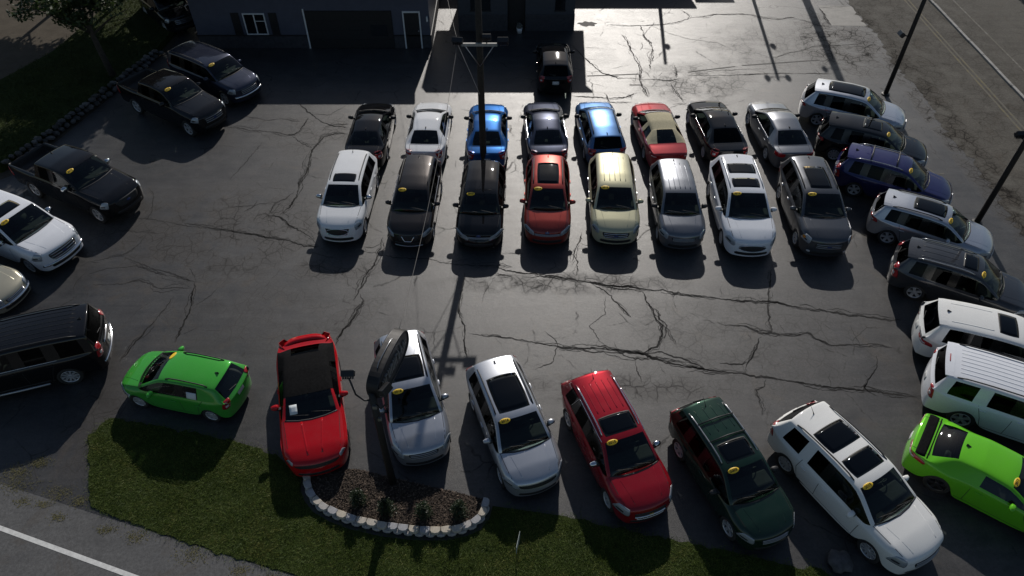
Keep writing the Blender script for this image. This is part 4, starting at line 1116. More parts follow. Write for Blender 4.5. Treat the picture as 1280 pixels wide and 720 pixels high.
def build_shell(s):
    """returns evaluated mesh arrays: verts, normals, faces, face tags"""
    P, wt = cage(s)
    st = s['style']; deck = st in ('sedan', 'conv', 'coupe'); pk = st == 'pickup'
    L = s['L']
    bm = bmesh.new()
    V = {}
    def vert(key, co, sgn):
        k = key + (sgn,) if abs(co[1]) > 1e-6 else key + (0,)
        if k not in V: V[k] = bm.verts.new((co[0], co[1] * sgn, co[2]))
        return V[k]
    cl = bm.edges.layers.float.new('crease_edge')
    TAGS = []
    def tagidx(t):
        if t not in TAGS: TAGS.append(t)
        return TAGS.index(t)
    def face_tag(i, j, sgn):
        sd = 'L' if sgn > 0 else 'R'
        if j == 4:
            if i in (5, 6): return 'side_window:front' + sd
            if i == 7: return 'body' if st == 'coupe' else ('soft_top' if st == 'conv' else 'door_pillar:' + sd)
            if deck:
                if i == 8: return 'side_window:rear' + sd if st in ('sedan', 'conv') else 'body'
                if st == 'conv' and i in (9, 10, 11): return 'soft_top'
            elif pk:
                if i == 8: return 'side_window:rear' + sd
            else:
                if i == 8: return 'side_window:rear' + sd
                if i == 9: return 'body' if (s.get('bodyC') or st == 'hatch') else 'rear_pillar:' + sd
                if i == 10 and st != 'hatch': return 'side_window:quarter' + sd
        if i == 5 and j >= 6: return 'windshield'
        if st == 'conv' and j >= 5 and 6 <= i <= 11:
            if i in (10, 11) and j >= 7: return 'rear_window'
            return 'soft_top'
        if not deck and not pk and i == 12 and j >= 6: return 'rear_window'
        if deck and i in (10, 11) and j >= 6: return 'rear_window'
        if pk and i == 10 and j >= 6: return 'rear_window'
        if pk and i in (12,) and j >= 5: return 'cargo_bed'
        if pk and i in (11, 13) and j >= 5: return 'cargo_bed'
        if s.get('clad') and j == 0 : return 'lower_cladding'
        return 'body'
    for sgn in (1, -1):
        for i in range(14):
            for j in range(8):
                ks = [(i, j), (i + 1, j), (i + 1, j + 1), (i, j + 1)]
                vs = [vert(k, P[k], sgn) for k in ks]
                if sgn < 0: vs = vs[::-1]
                f = bm.faces.new(vs)
                f.material_index = tagidx(face_tag(i, j, sgn))
        # end caps: columns a across (rings 4..8), rows b down (rings 4..0)
        for end, i in (('f', 0), ('r', 14)):
            Q = {}
            for a in range(5):
                for b in range(5):
                    if a == 0: Q[a, b] = ((i, 4 - b), P[i, 4 - b])
                    elif b == 0: Q[a, b] = ((i, 4 + a), P[i, 4 + a])
                    else:
                        side = P[i, 4 - b]; tp = P[i, 4 + a]
                        y = tp[1] / P[i, 4][1] * side[1]
                        rel = 1 - (y / side[1]) ** 2
                        if end == 'f':
                            xm = {1: L / 2 - .06, 2: L / 2 - .015, 3: L / 2, 4: L / 2 - .05}[b] - s.get('noserake', 0) * (3 - min(b, 3)) * .05
                        else:
                            tb = s['tailbulge']
                            xm = -({1: L / 2 - tb * .7, 2: L / 2 - tb * .3, 3: L / 2, 4: L / 2 - .05}[b])
                        x = side[0] + (xm - side[0]) * (rel ** .62)
                        Q[a, b] = (('c' + end, a, b), (x, y, side[2]))
            for a in range(4):
                for b in range(4):
                    vs = []
                    for (aa, bb) in ((a, b), (a, b + 1), (a + 1, b + 1), (a + 1, b)):
                        k, co = Q[aa, bb]
                        vs.append(vert(tuple(k), co, sgn))
                    if (sgn > 0) == (end == 'f'): vs = vs[::-1]
                    try:
                        f = bm.faces.new(vs)
                        f.material_index = tagidx('lower_cladding' if (s.get('clad') and b == 3) else 'body')
                    except ValueError:
                        pass
    # creases along bonnet edge, belt and glass edges
    def crease(k1, k2, v):
        for sgn in (1, -1):
            a = V.get(k1 + (sgn,)) or V.get(k1 + (0,)); b = V.get(k2 + (sgn,)) or V.get(k2 + (0,))
            if a and b:
                e = bm.edges.get((a, b))
                if e: e[cl] = v
    for j in range(4, 8):
        crease((0, j), (0, j + 1), .12)
        crease((5, j), (5, j + 1), .55)
        crease((6, j), (6, j + 1), .35)
        if not deck and not pk:
            crease((12, j), (12, j + 1), .6); crease((13, j), (13, j + 1), .3)
            crease((14, j), (14, j + 1), .25)
        if deck:
            crease((10, j), (10, j + 1), .3); crease((12, j), (12, j + 1), .4); crease((14, j), (14, j + 1), .65)
        if pk:
            for c in (10, 11, 12, 13, 14): crease((c, j), (c, j + 1), .9)
    for i in range(14):
        if i >= 5: crease((i, 4), (i + 1, 4), .45)
        else: crease((i, 4), (i + 1, 4), .2); crease((i, 5), (i + 1, 5), .25)
        if 5 <= i <= 12: crease((i, 5), (i + 1, 5), .4)
        crease((i, 3), (i + 1, 3), .25)
        if pk and i >= 11:
            for j in (4, 5, 6): crease((i, j), (i + 1, j), .9)
    if st in ('boxsuv', 'pickup'):
        for i in range(14): crease((i, 6), (i + 1, 6), .35)
        for j in range(0, 4): crease((14, j), (14, j + 1), .4)
    bm.normal_update()
    me = bpy.data.meshes.new('tmp')
    bm.to_mesh(me); bm.free()
    for t in TAGS: me.materials.append(None)
    o = bpy.data.objects.new('tmp', me)
    COL.objects.link(o)
    md = o.modifiers.new('s', 'SUBSURF'); md.levels = 2; md.render_levels = 2
    md.boundary_smooth = 'ALL'
    dg = bpy.context.evaluated_depsgraph_get()
    ev = o.evaluated_get(dg)
    em = ev.to_mesh()
    n = len(em.vertices)
    co = np.zeros(n * 3); em.vertices.foreach_get('co', co); co = co.reshape(-1, 3)
    no = np.zeros(n * 3); em.vertices.foreach_get('normal', no); no = no.reshape(-1, 3)
    faces = [tuple(p.vertices) for p in em.polygons]
    ft = [TAGS[p.material_index] for p in em.polygons]
    ev.to_mesh_clear()
    bpy.data.objects.remove(o); bpy.data.meshes.remove(me)
    return co, no, faces, ft

def submesh(name, co, no, faces, offset=0.0):
    idx = sorted({i for f in faces for i in f})
    mp = {v: k for k, v in enumerate(idx)}
    c = co[idx] + no[idx] * offset
    me = bpy.data.meshes.new(name)
    me.from_pydata(c.tolist(), [], [tuple(mp[i] for i in f) for f in faces])
    for p in me.polygons: p.use_smooth = True
    me.normals_split_custom_set_from_vertices(no[idx].tolist())
    return me

# wheels, seats, mirrors shared between the cars
_tyre = {}
def tyre_mesh(Rw):
    k = ('t', round(Rw, 3))
    if k not in _tyre:
        w = .115
        r0 = Rw * .70
        m = MB().lathe([(r0, -w * .82), (Rw * .86, -w), (Rw * .965, -w * .92), (Rw, -w * .62), (Rw, w * .62), (Rw * .965, w * .92), (Rw * .86, w), (r0, w * .82)], 28)
        me = m.mesh('tyre'); me.materials.append(M['tyre'])
        for p in me.polygons: p.use_smooth = True
        _tyre[k] = me
    return _tyre[k]
def rim_mesh(Rw, spokes, dark):
    k = ('r', round(Rw, 3), spokes, dark)
    if k not in _tyre:
        r = Rw * .71
        m = MB()
        m.lathe([(r * .985, .05), (r, .085), (r * .95, .098), (r * .90, .085), (r * .885, .045)], 28)     # lip
        m.lathe([(.001, .075), (.05, .078), (.07, .06), (.075, .02)], 12)                            # hub
        for q in range(spokes):
            a = 2 * PI * q / spokes
            wd = .40 / spokes if spokes > 6 else .062
            c, s_ = math.cos(a), math.sin(a)
            def pt(rad, t, h): return (rad * c - t * s_, h, rad * s_ + t * c)
            wi, wo = wd * .62, wd * .9
            m.add([pt(.045, -wi, .070), pt(.045, wi, .070), pt(r * .93, wo, .088), pt(r * .93, -wo, .088),
                   pt(.045, -wi, .03), pt(.045, wi, .03), pt(r * .93, wo, .045), pt(r * .93, -wo, .045)],
                  [(0, 1, 2, 3), (0, 3, 7, 4), (1, 5, 6, 2), (3, 2, 6, 7), (4, 7, 6, 5)])
        me = m.mesh('rim'); me.materials.append(M['rimdark' if dark else 'rim'])
        _tyre[k] = me
        d = MB().lathe([(.001, .034), (r * .86, .030), (r * .95, .046), (r * .97, -.09)], 20).mesh('brake_disc'); d.materials.append(M['under'])
        _tyre[('d',) + k[1:]] = d
    return _tyre[k], _tyre[('d',) + k[1:]]

_seat = {}
def seat_mesh(tan):
    if tan not in _seat:
        bm = bmesh.new()
        def bx(c, d, rot=0.0):
            r_ = bmesh.ops.create_cube(bm, size=1.0)
            mt = Matrix.Translation(c) @ Matrix.Rotation(rot, 4, 'Y') @ Matrix.Diagonal((d[0], d[1], d[2], 1))
            bmesh.ops.transform(bm, matrix=mt, verts=r_['verts'])
        bx((.05, 0, .10), (.50, .50, .18)); bx((-.25, 0, .42), (.14, .48, .62), R(-16)); bx((-.36, 0, .80), (.09, .26, .16), R(-14))
        bmesh.ops.bevel(bm, geom=bm.edges[:], offset=.035, segments=2, affect='EDGES')
        me = bpy.data.meshes.new('seat'); bm.to_mesh(me); bm.free()
        for p in me.polygons: p.use_smooth = True
        me.materials.append(M['cabintan' if tan else 'cabin'])
        _seat[tan] = me
    return _seat[tan]

_mir = {}
def mirror_mesh(mat):
    if mat.name not in _mir:
        bm = bmesh.new()
        bmesh.ops.create_cube(bm, size=1.0)
        for v in bm.verts:
            v.co.x *= .11 if v.co.y < 0 else .07; v.co.y *= .21; v.co.z *= .135 if v.co.y < 0 else .10
            if v.co.x > 0: v.co.y *= .92; v.co.z *= .8
        bmesh.ops.subdivide_edges(bm, edges=bm.edges[:], cuts=2, use_grid_fill=True, smooth=.35)
        me = bpy.data.meshes.new('side_mirror'); bm.to_mesh(me); bm.free()
        for p in me.polygons: p.use_smooth = True
        me.materials.append(mat)
        _mir[mat.name] = me
    return _mir[mat.name]

_txt = {}
def text_mesh(t):
    if t not in _txt:
        cu = bpy.data.curves.new('t', 'FONT'); cu.body = t; cu.size = 1.0; cu.align_x = 'CENTER'; cu.align_y = 'CENTER'
        cu.resolution_u = 2; cu.offset = .02
        o = bpy.data.objects.new('t', cu); COL.objects.link(o)
        dg = bpy.context.evaluated_depsgraph_get()
        me = o.evaluated_get(dg).to_mesh()
        v = [tuple(x.co) for x in me.vertices]; f = [tuple(p.vertices) for p in me.polygons]
        o.evaluated_get(dg).to_mesh_clear()
        bpy.data.objects.remove(o); bpy.data.curves.remove(cu)
        _txt[t] = (v, f)
    return _txt[t]

class Car:
    def __init__(c, name, spec, paintmat, label, cat, group, mid, yaw, **k):
        c.s = s = spec; c.k = k; c.p = paintmat
        L, W, H = s['L'], s['W'], s['H']; hw = W / 2
        c.X = lambda d: L / 2 - d
        a = R(yaw)
        xm = L / 2 - (s['rf'] + s['rr']) / 2 if k.get('anchor', 'roof') == 'roof' else {'nose': L / 2, 'tail': -L / 2, 'rr': L / 2 - s['rr'], 'rf': L / 2 - s['rf']}[k['anchor']]
        loc = (mid[0] - math.cos(a) * xm, mid[1] - math.sin(a) * xm, 0)
        c.root = empty(name, loc, a)
        tag(c.root, label, cat, group)
        co, no, faces, ft = build_shell(s)
        c.bvh = BVHTree.FromPolygons([Vector(v) for v in co], faces)
        groups = {}
        for f, t in zip(faces, ft): groups.setdefault(t, []).append(f)
        for t, fs in groups.items():
            nm = t.split(':')[0]
            if nm == 'body': mat, off = paintmat, 0
            elif nm == 'windshield': mat, off = M['glass'], -.006
            elif nm == 'side_window': mat, off = (M['tint'] if ('front' not in t and k.get('privacy', True)) else M['glass']), -.006
            elif nm == 'rear_window': mat, off = (M['tint'] if k.get('privacy', True) else M['glass']), -.006
            elif nm in ('door_pillar', 'rear_pillar'): mat, off = M['pillar'], -.003
            elif nm == 'lower_cladding': mat, off = M['trim'], .004
            elif nm == 'soft_top': mat, off = k.get('topmat', M['vinyl']), 0.004
            elif nm == 'cargo_bed': mat, off = M['black'], 0
            me = submesh(nm, co, no, fs, off)
            o = mkobj(nm, me, mat, c.root)
        # lining behind the painted cabin panels
        lin = [f for f, t in zip(faces, ft) if t.split(':')[0] in ('body', 'door_pillar', 'rear_pillar', 'soft_top') and min(co[list(f)][:, 2]) > s['sill'] + .02 and abs(co[list(f)][:, 1]).max() < s['W']
               and c.X(s['rg']) - .1 < co[list(f)][:, 0].mean() < c.X(s['cowl']) + .02]
        if lin:
            me = submesh('cabin_lining', co, -no, [f[::-1] for f in lin], .028)
            mkobj('cabin_lining', me, M['cabin'], c.root)
        c.under(); c.wheels(); c.interior(); c.outside()
    # -- conforming pieces
    def hit(c, o, d):
        r_ = c.bvh.ray_cast(Vector(o), Vector(d).normalized(), 6.0)
        return (r_[0], r_[1]) if r_[0] is not None else (None, None)
    def patch(c, name, mat, C, U, V, su, sv, rnd=0.0, off=.006, n=8, m=6, skew=0.0, taper=0.0, parent=None, bow=0.0):
        U = Vector(U).normalized(); V = Vector(V); V = (V - U * V.dot(U)).normalized()
        N = U.cross(V)
        C = Vector(C)
        g = []
        for i in range(n + 1):
            for j in range(m + 1):
                u, v = 2 * i / n - 1, 2 * j / m - 1
                du, dv = u * math.sqrt(1 - v * v / 2), v * math.sqrt(1 - u * u / 2)
                uu, vv = u + (du - u) * rnd, v + (dv - v) * rnd
                p = C + U * (uu * su * (1 - taper * vv) + skew * vv * sv) + V * (vv * sv + bow * (1 - uu * uu))
                h, nn = c.hit(p + N * .6, -N)
                if h is None or abs((h - p).dot(N)) > .35: h, nn = p, N
                if nn.dot(N) < 0: nn = -nn
                g.append((h, nn))
        mm = m + 1
        vs = [h + nn * off for h, nn in g]
        fs = [(i * mm + j, (i + 1) * mm + j, (i + 1) * mm + j + 1, i * mm + j + 1) for i in range(n) for j in range(m)]
        rim = [i * mm for i in range(n + 1)] + [n * mm + j for j in range(1, mm)] + [i * mm + m for i in range(n - 1, -1, -1)] + [j for j in range(m - 1, 0, -1)]
        b0 = len(vs)
        vs += [g[q][0] - g[q][1] * .004 for q in rim]
        for q in range(len(rim)):
            q2 = (q + 1) % len(rim)
            fs.append((rim[q2], rim[q], b0 + q, b0 + q2))
        return MB().add(vs, fs).build(name, mat, parent or c.root, True)
    def surf(c, p, N):
        h, n = c.hit(Vector(p) + Vector(N) * .8, -Vector(N))
        if h is None or abs((h - Vector(p)).dot(Vector(N).normalized())) > .45: return Vector(p), Vector(N).normalized()
        return h, (n if n.dot(Vector(N)) > 0 else -n)
    def bar(c, name, mat, pts, N, r, off, parent=None, n=6, seg=8, build=True, mb=None):
        """round bar laid along the surface"""
        pp = []
        for a, b in zip(pts[:-1], pts[1:]):
            for q in range(seg):
                pp.append(Vector(a).lerp(Vector(b), q / seg))
        pp.append(Vector(pts[-1]))
        out = []
        for p in pp:
            h, nn = c.surf(p, N); out.append(h + nn * off)
        mb = mb or MB()
        mb.tube(out, r, n)
        return mb.build(name, mat, parent or c.root, True) if build else mb
    def strip(c, mb, pts, N, w, off=.0025, seg=6):
        mb = MB()
        pp = []
        for a, b in zip(pts[:-1], pts[1:]):
            for q in range(seg): pp.append(Vector(a).lerp(Vector(b), q / seg))
        pp.append(Vector(pts[-1]))
        vs = []
        for i, p in enumerate(pp):
            t = (pp[min(i + 1, len(pp) - 1)] - pp[max(i - 1, 0)]).normalized()
            sd = t.cross(Vector(N)).normalized() * w / 2
            for q in (-1, 1):
                h, nn = c.surf(p + sd * q, N); vs.append(h + nn * off)
        mb.add(vs, [(2 * i, 2 * i + 1, 2 * i + 3, 2 * i + 2) for i in range(len(pp) - 1)])
        mb.build('shut_line', M['gap'], c.root)
    # -- groups of parts
    def under(c):
        s = c.s; hw = s['W'] / 2; L = s['L']
        mb = MB()
        fx, rx = s['fo'], s['fo'] + s['wb']; Ra = s['Rw'] + .07
        z0 = s['sill'] - .02
        zt = s['hf'] - .14
        def bx(d0, d1, w, za, zb_): mb.box(((c.X(d0) + c.X(d1)) / 2, 0, (za + zb_) / 2), (abs(d1 - d0), 2 * w, zb_ - za))
        bx(.36, fx - Ra, hw * .70, z0 + .03, zt - .12)
        bx(fx - Ra, fx + Ra, hw * .60, z0, zt)
        bx(fx + Ra, rx - Ra, hw * .91, z0, .42)
        bx(rx - Ra, rx + Ra, hw * .60, z0 + .02, .62)
        bx(rx + Ra, L - .30, hw * .72, z0 + .06, .60)
        mb.build('underbody', M['under'], c.root)
    def wheels(c):
        s = c.s; hw = s['W'] / 2; Rw = s['Rw']
        t = tyre_mesh(Rw); rm, ds = rim_mesh(Rw, c.k.get('spokes', 5), c.k.get('rimdark', False))
        for d in (s['fo'], s['fo'] + s['wb']):
            for sg in (1, -1):
                o = mkobj('tyre', t, None, c.root)
                o.location = (c.X(d), sg * (hw - .135), Rw)
                o.rotation_euler = (0, 0, 0 if sg > 0 else PI)
                mkobj('rim', rm, None, o); mkobj('brake_disc', ds, None, o)
    def interior(c):
        s = c.s; hw = s['W'] / 2; tan = c.k.get('tan', False)
        zf = .40 if s['style'] not in ('boxsuv', 'pickup') else .58
        zs = zf + .02
        me = seat_mesh(tan)
        rows = [s['rf'] + .42 * (1 if s['style'] != 'coupe' else .8), s['rf'] + 1.28]
        if s['style'] in ('boxsuv',) or s['L'] > 4.95 and s['style'] == 'suv': rows.append(s['rf'] + 2.05)
        for q, d in enumerate(rows):
            if d > s['rg'] - .35: continue
            for sg in (1, -1):
                o = mkobj('seat', me, None, c.root)
                o.location = (c.X(d), sg * hw * .40, zs + (.04 * q))
                if s['H'] < 1.5: o.scale = (1, 1, .82)
        mb = MB().box((c.X(s['cowl'] + .42), 0, s['hc'] - .16), (.44, hw * 1.66, .22))
        mb.build('dashboard', M['cabin'], c.root, bevel=.05)
        ring = []
        cx, cy, cz = c.X(s['cowl'] + .78), hw * .40, s['hc'] - .06
        tl = R(28)
        for q in range(17):
            a = 2 * PI * q / 16
            ring.append((cx + .18 * math.sin(a) * math.sin(tl), cy + .18 * math.cos(a), cz + .18 * math.sin(a) * math.cos(tl)))
        mb = MB().tube(ring, .016, 6, False)
        mb.tube([(cx, cy - .17, cz), (cx + .03, cy, cz), (cx, cy + .17, cz)], .016, 5); mb.tube([(cx, cy, cz), (c.X(s['cowl'] + .5), cy, cz - .09)], .025, 6)
        mb.build('steering_wheel', M['black'], c.root, True)
        # rear-view mirror hung from the windscreen header
        z = s['H'] - .20
        MB().box((c.X(s['rf'] - .08), 0, z), (.03, .22, .065)).build('inner_mirror', M['black'], c.root)
    def outside(c):
        s, k = c.s, c.k; hw = s['W'] / 2; L, H = s['L'], s['H']
        X = c.X; st = s['style']
        deck = st in ('sedan', 'conv', 'coupe'); pk = st == 'pickup'
        big = st in ('boxsuv', 'pickup')
        # mirrors
        mm = k.get('mirmat', c.p)
        zM = s['belt'] + .07
        for sg in (1, -1):
            o = mkobj('side_mirror', mirror_mesh(mm), None, c.root)
            o.location = (X(s['cowl'] + .50), sg * (hw + .07), zM)
            o.rotation_euler = (0, 0, 0 if sg > 0 else PI)
            if sg < 0: o.scale = (-1, 1, 1)
            if big: o.scale = (o.scale[0] * 1.15, 1.15, 1.3)
            MB().box((X(s['cowl'] + .47), sg * (hw - .045), zM - .04), (.09, .13, .05)).build('mirror_arm', M['black'], c.root)
        # headlamps
        hl = k.get('hl', (.30, .13, .75))
        zc = s['hf'] - .07 - hl[1] * .4
        dn = k.get('hlz', 0)
        for sg in (1, -1):
            C = (X(.37), sg * hw * hl[2], zc - dn)
            U = (-.76, sg * .62, .14); V = (-.35, -sg * .15, .9)
            if sg < 0: U = tuple(-q for q in U)
            o = c.patch('headlight', M['lamp'], C, U, V, hl[0], hl[1], k.get('hlr', .35), .006, 10, 6, skew=(-.25 if sg > 0 else .25), taper=.25)
            c.patch('headlight_lens', M['lens'], C, U, V, hl[0], hl[1], k.get('hlr', .35), .016, 10, 6, skew=(-.25 if sg > 0 else .25), taper=.25, parent=o)
            c.patch('lamp_insert', M['trim'], (C[0] - .06, C[1] + sg * .03, C[2] - hl[1] * .35), U, V, hl[0] * .55, hl[1] * .22, .6, .010, 8, 3, parent=o)
            if k.get('amber'): c.patch('turn_lamp', M['amber'], (X(.44), sg * hw * .90, zc - dn + .02), U, V, .07, .06, .5, .018, 5, 4, parent=o)
        # grille
        g = k.get('grille', (.52, .13, .62, 'slats'))
        gz = g[2] - .05
        back = c.patch('grille', M['black'], (X(0), 0, gz), (0, 1, 0), (0, 0, 1), g[0], g[1], k.get('gr', .35), .004, 12, 6, taper=k.get('gtaper', -.12))
        if g[3] in ('slats', 'chrome'):
            for q in range(3):
                z = gz - g[1] * .6 + g[1] * .6 * q
                c.bar('grille_bar', M['chrome'] if g[3] == 'chrome' else M['silver'], [(X(0), -g[0] * .93, z), (X(0), g[0] * .93, z)], (1, 0, 0), .014, .012, back, seg=12)
        if g[3] == 'surround':
            ring = [(X(0), g[0] * math.cos(a) * 1.0, gz + g[1] * math.sin(a)) for a in [2 * PI * q / 20 for q in range(21)]]
            c.bar('grille_surround', M['chrome'], ring, (1, 0, 0), .016, .012, back, seg=1)
        if g[3] == 'vee':
            c.bar('grille_vee', M['chrome'], [(X(0), -.24, gz + .10), (X(0), -.13, gz - .09), (X(0), .13, gz - .09), (X(0), .24, gz + .10)], (1, 0, 0), .022, .014, back, seg=5)
        if g[3] == 'barchrome':
            c.bar('grille_bar', M['chrome'], [(X(0), -g[0], gz - .03), (X(0), 0, gz + .0), (X(0), g[0], gz - .03)], (1, 0, 0), .030, .012, back, seg=8)
            c.bar('grille_bar', M['chrome'], [(X(0), -g[0] * .9, gz - g[1]), (X(0), 0, gz - g[1] + .02), (X(0), g[0] * .9, gz - g[1])], (1, 0, 0), .018, .012, back, seg=8)
        em = k.get('emblem')
        if em:
            c.patch('emblem', M[em], (X(0), 0, gz + k.get('emz', 0)), (0, 1, 0), (0, 0, 1), .085, .036, .95, .026, 6, 4, parent=back)
        # lower air intake and number plates
        c.patch('air_intake', M['black'], (X(0), 0, s['sill'] + .16), (0, 1, 0), (0, 0, 1), hw * .62, .075, .3, .004, 12, 4)
        if k.get('fog'):
            for sg in (1, -1): c.patch('fog_lamp', M['lamp'], (X(.12), sg * hw * .68, s['sill'] + .18), (0, 1, 0), (0, 0, 1), .06, .045, .95, .008, 6, 6)
        if k.get('frontplate'): c.patch('number_plate', M['plate'], (X(0), 0, s['sill'] + .20), (0, 1, 0), (0, 0, 1), .15, .075, .05, .02, 4, 3)
        if k.get('skid'): c.bar('skid_plate', M['silver'], [(X(.02), -hw * .6, s['sill'] + .05), (X(0), 0, s['sill'] + .04), (X(.02), hw * .6, s['sill'] + .05)], (1, 0, 0), .025, .006, seg=8)
        zp = .82 if not deck else .70
        if big: zp = .78
        c.patch('number_plate', M['plate'], (-L / 2, 0, zp), (0, -1, 0), (0, 0, 1), .16, .08, .05, .008, 4, 3)
        # tail lamps
        tl = k.get('tl', (.11, .20))
        zt = s['tz'] - (.08 if deck else .02) + k.get('tlz', 0)
        for sg in (1, -1):
            C = (-L / 2 + .14, sg * hw * .80, zt)
            U = (-.60 * 1, -sg * .8, 0) if sg < 0 else (-.60, sg * -.8, 0)
            U = (.60, sg * .80, 0); V = (.15, 0, 1)
            if sg > 0: U = tuple(-q for q in U)
            N = Vector(U).cross(Vector(V))
            o = c.patch('taillight', M['red'], C, U, V, tl[0] * 1.5, tl[1], k.get('tlr', .35), .010, 8, 6, skew=(.2 * sg))
            if not k.get('tlplain'):
                c.patch('reverse_lamp', M['lamp'], (C[0], C[1], C[2] - tl[1] * .35), U, V, tl[0] * .6, tl[1] * .25, .4, .016, 4, 4, parent=o)
        if k.get('brakebar'):
            c.bar('high_brake_lamp', M['red'], [(X(s['rr'] + .02), -.16, H - .06), (X(s['rr'] + .02), .16, H - .06)], (-.5, 0, .85), .018, .004)
        # roof equipment
        rwid = s['roofw'] * hw
        if k.get('rails'):
            mat = M[k['rails']]
            for sg in (1, -1):
                y = sg * (rwid - .07)
                d0, d1 = s['rf'] + .22, s['rr'] - .22
                pts = [(X(d0 + (d1 - d0) * q / 10), y, H) for q in range(11)]
                out = []
                for i, p in enumerate(pts):
                    h, n = c.surf(p, (0, 0, 1)); lift = .0 if i in (0, 10) else .045
                    out.append(h + Vector((0, 0, lift)))
                MB().tube(out, .02, 8).build('roof_rail', mat, c.root, True)
        if k.get('crossbars'):
            for q in k['crossbars']:
                d = s['rf'] + (s['rr'] - s['rf']) * q
                MB().tube([(X(d), -(rwid - .07), H + .005), (X(d), 0, H + .06), (X(d), rwid - .07, H + .005)], .022, 8).build('cross_bar', M['black'], c.root, True)
        for (q0, q1, wf) in k.get('sunroof', ()):
            d0 = s['rf'] + (s['rr'] - s['rf']) * q0; d1 = s['rf'] + (s['rr'] - s['rf']) * q1
            o = c.patch('sunroof', M['black'], (X((d0 + d1) / 2), 0, H), (1, 0, 0), (0, 1, 0), (d1 - d0) / 2, rwid * wf, .18, .003, 8, 10)
            c.patch('sunroof_glass', M['roofglass'], (X((d0 + d1) / 2), 0, H), (1, 0, 0), (0, 1, 0), (d1 - d0) / 2 - .025, rwid * wf - .03, .18, .008, 8, 10, parent=o)
        if k.get('ribs'):
            n, q0, q1 = k['ribs']
            for i in range(n):
                y = rwid * .62 * (2 * i / (n - 1) - 1)
                c.bar('roof_rib', c.p, [(X(s['rf'] + (s['rr'] - s['rf']) * q0), y, H), (X(s['rf'] + (s['rr'] - s['rf']) * q1), y, H)], (0, 0, 1), .022, -.012, seg=10)
        if k.get('antenna', True):
            d = s['rr'] - .20 if not deck else s['rr'] - .12
            if st == 'conv': d = L - .35
            h, n = c.surf((X(d), 0, H), (0, 0, 1))
            mb = MB()
            if k.get('whip'):
                mb.tube([h, h + Vector((-.05, 0, .06)), h + Vector((-.22, 0, .22))], [.02, .008, .004], 6)
            else:
                mb.add([h + Vector(q) for q in ((.07, .022, -.01), (.07, -.022, -.01), (-.09, -.026, -.01), (-.09, .026, -.01), (-.07, 0, .065), (-.09, 0, .055))],
                       [(0, 1, 4), (1, 2, 5, 4), (3, 0, 4, 5), (2, 3, 5)])
            mb.build('antenna', M['black'] if not k.get('finpaint') else c.p, c.root)
        if k.get('spoiler'):
            y = rwid - .07
            x0 = X(s['rr']) + .02
            vs = []
            for q in range(9):
                yy = y * (2 * q / 8 - 1)
                cv = .05 * (yy / y) ** 2
                h, n = c.surf((x0 + .04, yy, H), (0, 0, 1))
                vs += [(x0 + .10, yy, h.z + .012), (x0 - .17 + cv, yy, h.z - .012), (x0 - .16 + cv, yy, h.z - .045), (x0 + .06, yy, h.z - .03)]
            fs = []
            for q in range(8):
                for t in range(4):
                    fs.append((4 * q + t, 4 * q + (t + 1) % 4, 4 * q + 4 + (t + 1) % 4, 4 * q + 4 + t))
            fs += [(3, 2, 1, 0), (32, 33, 34, 35)]
            MB().add(vs, fs).build('rear_spoiler', k.get('spmat', c.p), c.root, False, bevel=0)
        if k.get('wing'):
            y = hw * .80
            pts = []
            for q in range(13):
                t = 2 * q / 12 - 1
                pts.append((-L / 2 + .17 + .20 * abs(t) ** 3, y * t, s['tz'] + .105 - .13 * abs(t) ** 4))
            vs, fs = [], []
            for p in pts:
                p = Vector(p); e_ = 1 - .7 * abs(p.y / y) ** 6
                vs += [p + Vector(q_) * e_ for q_ in ((.11, 0, -.012), (.02, 0, .014), (-.10, 0, .02), (-.10, 0, -.06), (.08, 0, -.08))]
            for q in range(12):
                for t in range(5): fs.append((5 * q + t, 5 * q + (t + 1) % 5, 5 * q + 5 + (t + 1) % 5, 5 * q + 5 + t))
            fs += [(4, 3, 2, 1, 0), (60, 61, 62, 63, 64)]
            MB().add(vs, fs).build('rear_spoiler', c.p, c.root, True)
        if k.get('stripe'):
            c.patch('deck_stripe', M['vinyl'], (-L / 2 + .36, 0, s['tz'] + .05), (1, 0, 0), (0, 1, 0), .135, hw * .86, .12, .006, 5, 14)
            c.patch('deck_pinstripe', M['vinyl'], (-L / 2 + .55, 0, s['tz'] + .05), (1, 0, 0), (0, 1, 0), .016, hw * .86, .0, .006, 2, 14)
        if k.get('scoop'):
            for sg in (1, -1):
                c.bar('bonnet_crease', c.p, [(X(.35), sg * .20, .8), (X(s['cowl'] - .18), sg * .30, 1)], (0, 0, 1), .06, -.050)
        else:
            for sg in (1, -1):
                c.bar('bonnet_crease', c.p, [(X(.30), sg * hw * .42, s['hf']), (X(s['cowl'] - .15), sg * hw * .56, s['hc'])], (0, 0, 1), .06, -.053)
        # wipers and rear wiper
        for (y0, y1, dd) in ((hw * .62, hw * .02, .06), (-hw * .05, -hw * .62, .06)):
            c.bar('wiper', M['black'], [(X(s['cowl'] - .02), y0, s['hc'] + .05), (X(s['cowl'] + dd), y1, s['hc'] + .1)], (.5, 0, .85), .0075, .009, seg=5)
        c.bar('cowl_panel', M['black'], [(X(s['cowl'] - .02), -hw * .80, s['hc']), (X(s['cowl'] - .12), -hw * .4, s['hc']), (X(s['cowl'] - .155), 0, s['hc']), (X(s['cowl'] - .12), hw * .4, s['hc']), (X(s['cowl'] - .02), hw * .80, s['hc'])], (.3, 0, .95), .030, -.016, seg=5)
        if not deck and not pk:
            c.bar('rear_wiper', M['black'], [(-L / 2 + .16, 0, s['rgz'] + .04), (-L / 2 + .2, .32, s['rgz'] + .12)], (-.8, 0, .5), .012, .012)
        # shut lines
        mb = None
